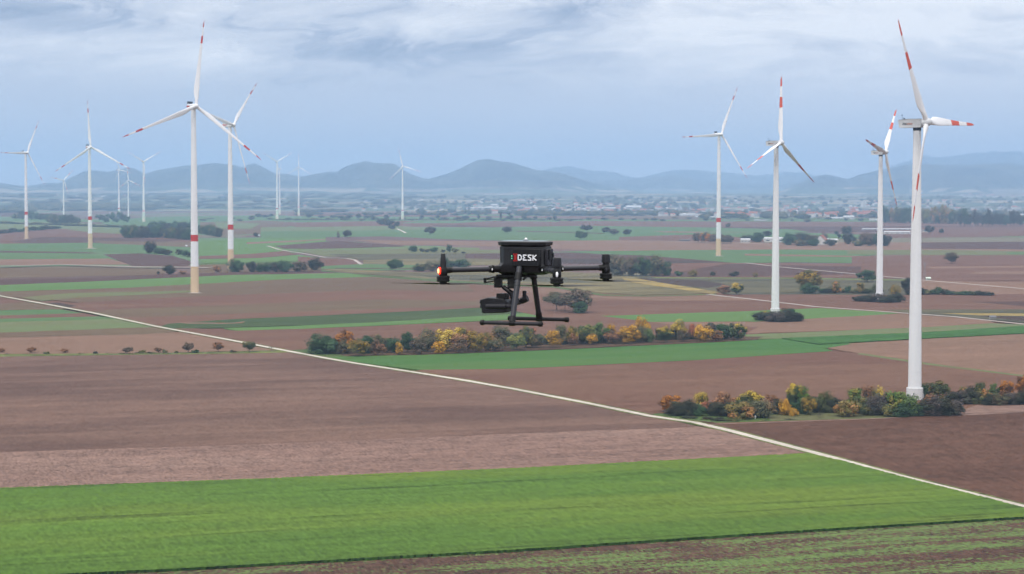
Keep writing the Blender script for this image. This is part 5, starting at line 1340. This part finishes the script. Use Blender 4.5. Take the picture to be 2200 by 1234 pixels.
# arms and motors
def motor(f, s, cap, lamp):
    mt = 0.315
    base = V(f*0.118, s*0.062, 0.0); end = V(f*{'cap3': 0.215, 'cap1': 0.285}.get(cap, mt), s*mt, 0.0)
    dirv = (end-base).normalized()
    b = MB(); b.tube(base+dirv*0.03, end-dirv*0.02, 0.0132, seg=20); arm = dpart('arm', b, M_tube)
    b = MB(); b.tube(base-dirv*0.02, base+dirv*0.035, 0.019, 0.016, seg=16); b.tube(base+dirv*0.035, base+dirv*0.042, 0.020, seg=16); b.tube(base+dirv*0.046, base+dirv*0.060, 0.0185, 0.0165, seg=16)
    b.tube(end-dirv*0.045, end-dirv*0.03, 0.0145, 0.0165, seg=16); b.tube(end-dirv*0.03, end, 0.0155, 0.019, seg=16)
    dpart('joint', b, M_blk, arm)
    jm = MB(); sd = Vector((0, 0, 1)).cross(dirv)
    sgn = 1 if sd.y > 0 else -1
    jm.box(base+dirv*0.052+sd*sgn*0.0175, (0.004, 0.003, 0.009)); dpart('joint_mark', jm, M_whl, arm)
    b = MB(); b.lathe([(0.019, -0.028), (0.0215, -0.024), (0.0215, 0.004), (0.018, 0.014)], 20, org=end)
    mo = dpart('motor_mount', b, M_blk)
    b = MB(); b.lathe([(0.026, -0.058), (0.0325, -0.054), (0.0325, -0.046), (0.0305, -0.045), (0.0305, -0.040), (0.0325, -0.039), (0.0325, -0.030), (0.026, -0.0265)], 28, org=end)
    b.lathe([(0.010, -0.068), (0.018, -0.066), (0.018, -0.058)], 16, org=end)
    dpart('motor', b, [M_blk])
    b = MB()
    if cap == 'mast': b.lathe([(0.0175, 0.012), (0.0150, 0.040), (0.0110, 0.080), (0.0102, 0.082)], 20, org=end)
    else: b.lathe([(0.017, 0.012), (0.017, 0.024), (0.0235, 0.026), (0.0225, 0.052), (0.0205, 0.067), (0.018, 0.069)], 24, org=end)
    dpart('antenna' if cap == 'mast' else 'antenna_cap', b, [M_body])
    # two-bladed propeller below the motor, at rest
    ang = {'mast': 12, 'cap1': 20, 'cap2': 168, 'cap3': 60}[cap]
    b = MB(); c_, s_ = math.cos(R_(ang)), math.sin(R_(ang))
    for sg in (-1, 1):
        rings = []
        for r, ch, tw in ((0.012, 0.012, 20), (0.03, 0.022, 22), (0.07, 0.030, 16), (0.13, 0.026, 11), (0.19, 0.019, 8), (0.235, 0.012, 6), (0.262, 0.005, 5)):
            t1 = R_(tw)
            ring_ = []
            for q, hh in ((-0.5, 0), (0, 0.0013), (0.5, 0), (0, -0.0007)):
                yy = q*ch*sg; zz = hh+q*ch*math.tan(t1)*1.0-0.067+0.002*(r/0.26)
                xx = r*sg
                ring_.append(end+Vector((xx*c_-yy*s_, xx*s_+yy*c_, zz)))
            rings.append(ring_)
        b.loft(rings)
    b.lathe([(0.014, -0.071), (0.014, -0.0645)], 16, org=end)
    dpart('propeller', b, [M_blk])
    if lamp == 'red':
        # lamp on the side away from the body
        o_ = end+dirv*0.017+Vector((0, 0.006, -0.003))
        b = MB(); b.lathe([(0.002, -0.019), (0.007, -0.014), (0.0088, 0.0), (0.007, 0.014), (0.002, 0.019)], 16, org=o_); lp = dpart('lamp', b, [M_redl], mo, sm=80)
        b = MB(); b.lathe([(0.001, -0.013), (0.0045, -0.008), (0.0055, 0.0), (0.0045, 0.008), (0.001, 0.013)], 12, org=o_+Vector((0.003, 0.0085, 0))); dpart('lamp_core', b, [M_redc], mo, sm=80)
    else:
        o_ = end+Vector((0, 0, -0.012))+Vector((-0.008, 0.019, 0))
        b = MB(); b.lathe([(0.002, -0.013), (0.0055, -0.009), (0.0062, 0.0), (0.0055, 0.009), (0.002, 0.013)], 12, org=o_)
        dpart('lamp', b, [M_whl if lamp == 'white' else M_body2], mo, sm=80)
motor(1, 1, 'mast', 'red'); motor(-1, 1, 'cap1', 'white'); motor(-1, -1, 'cap2', 'none'); motor(1, -1, 'cap3', 'none')
# landing gear
for s in (1, -1):
    b = MB(); b.tube(V(0, s*0.085, 0.012), V(0, s*0.185, -0.258), 0.0155 if s == 1 else 0.0145, 0.0135, seg=20); leg = dpart('leg', b, M_tube)
    b = MB(); d_ = (V(0, s*0.185, -0.258)-V(0, s*0.085, 0.012)).normalized(); p_ = V(0, s*0.085, 0.012)+d_*0.045
    b.tube(p_-d_*0.012, p_+d_*0.022, 0.019, seg=20); b.tube(V(0, s*0.185, -0.258)-d_*0.03, V(0, s*0.185, -0.258), 0.016, seg=16)
    b.tube(V(-0.014, s*0.185, -0.262), V(0.014, s*0.185, -0.262), 0.0145, seg=16)
    dpart('clamp', b, M_blk, leg)
    b = MB(); b.tube(V(-0.155, s*0.185, -0.263), V(0.165, s*0.185, -0.263), 0.0098, seg=20); sk = dpart('skid', b, M_body2)
    b = MB()
    for e in (-1, 1):
        x0_ = -0.158 if e < 0 else 0.168
        b.tube(V(x0_-e*0.016, s*0.185, -0.263), V(x0_, s*0.185, -0.263), 0.0135, seg=16); b.tube(V(x0_, s*0.185, -0.263), V(x0_+e*0.004, s*0.185, -0.263), 0.0125, 0.008, seg=16)
    dpart('rubber_cap', b, M_blk, sk)
# underside hardware and gimbal camera
b = MB(); b.box((0.095, 0.0, -0.036), (0.10, 0.085, 0.014)); b.box((0.143, 0.018, -0.070), (0.034, 0.035, 0.052)); b.box((0.070, 0.018, -0.070), (0.036, 0.030, 0.058)); b.box((0.11, 0.018, -0.044), (0.10, 0.03, 0.010)); b.tube(V(0.143,0.036,-0.05),V(0.143,0.036,-0.038),0.006,seg=10); b.tube(V(0.085,0.036,-0.05),V(0.085,0.036,-0.036),0.006,seg=10); b.box((0.02, 0, -0.036), (0.06, 0.05, 0.012))
b.box((-0.045, 0.03, -0.034), (0.035, 0.03, 0.016)); b.tube(V(-0.03, 0.045, -0.03), V(-0.012, 0.07, -0.052), 0.006, seg=8)
dpart('gimbal_mount', b, M_blk, bev=0.002)
b = MB(); b.tube(V(0.110, 0.02, -0.030), V(0.212, 0.03, -0.054), 0.0045, seg=8); b.tube(V(0.212, 0.03, -0.048), V(0.210, 0.03, -0.074), 0.0075, seg=10); b.tube(V(0.210, 0.03, -0.071), V(0.140, 0.02, -0.058), 0.0040, seg=8)
dpart('front_bracket', b, M_blk)
gm = MB(); gm.tube(V(0.125, 0.0, -0.092), V(0.066, 0.0, -0.130), 0.011, 0.014, seg=12); gm.tube(V(0.070, 0.0, -0.118), V(0.056, 0.0, -0.178), 0.020, 0.022, seg=16)
gm.tube(V(0.056, -0.05, -0.168), V(0.056, 0.045, -0.168), 0.0165, seg=18); gm.tube(V(0.046, -0.052, -0.165), V(0.012, -0.052, -0.150), 0.017, seg=16); gm.box((0.028, -0.05, -0.135), (0.014, 0.022, 0.045))
gi = dpart('gimbal', gm, M_body, bev=0.001)
b = MB()
prf = [(0.236, -0.158), (0.240, -0.174), (0.230, -0.181), (0.226, -0.222), (0.218, -0.227), (0.105, -0.222), (0.095, -0.216), (0.093, -0.170), (0.105, -0.149), (0.195, -0.146)]
rings = [[V(x*k+0.165*(1-k), y, z*k-0.185*(1-k)) for x, z in prf] for y, k in ((-0.042, 0.93), (-0.036, 1.0), (0.036, 1.0), (0.042, 0.93))]
b.loft(rings); cb_ = dpart('camera_head', b, M_body, bev=0.002)
b = MB(); b.tube(V(0.088, 0.043, -0.188), V(0.198, 0.043, -0.190), 0.014, 0.0125, seg=18); b.tube(V(0.060, 0.03, -0.188), V(0.090, 0.043, -0.188), 0.015, seg=16); dpart('camera_arm', b, M_body2, cb_)
b = MB(); b.box((0.125, 0.0, -0.140), (0.050, 0.06, 0.030)); dpart('camera_motor', b, M_blk, cb_, bev=0.003)
b = MB()
for y_, z_, r_ in ((-0.018, -0.188, 0.012), (0.018, -0.190, 0.013), (0.0, -0.208, 0.009)): b.tube(V(0.220, y_, z_), V(0.2385, y_, z_), r_, seg=20)
dpart('lens', b, M_glass, cb_)

# ------------------------------------------------------------------ haze
hb = MB(); hb.box((0, 14500, 344), (40000, 37000, 692))
hz = hb.mesh('haze', None) if False else None
me = bpy.data.meshes.new('haze'); me.from_pydata(hb.v, [], hb.f)
m = bpy.data.materials.new('haze'); m.use_nodes = True
nt = NT(m.node_tree); nt.n.clear()
vol = nt.node('ShaderNodeVolumePrincipled'); vol.inputs['Color'].default_value = (0.46, 0.685, 1.0, 1); vol.inputs['Density'].default_value = 8.0e-5
vol.inputs['Anisotropy'].default_value = 0.0
out = nt.node('ShaderNodeOutputMaterial'); nt.l.new(vol.outputs[0], out.inputs['Volume'])
me.materials.append(m)
ho = link('haze', me); tag(ho, 'bluish autumn haze over the whole plain', 'haze', None, 'stuff')
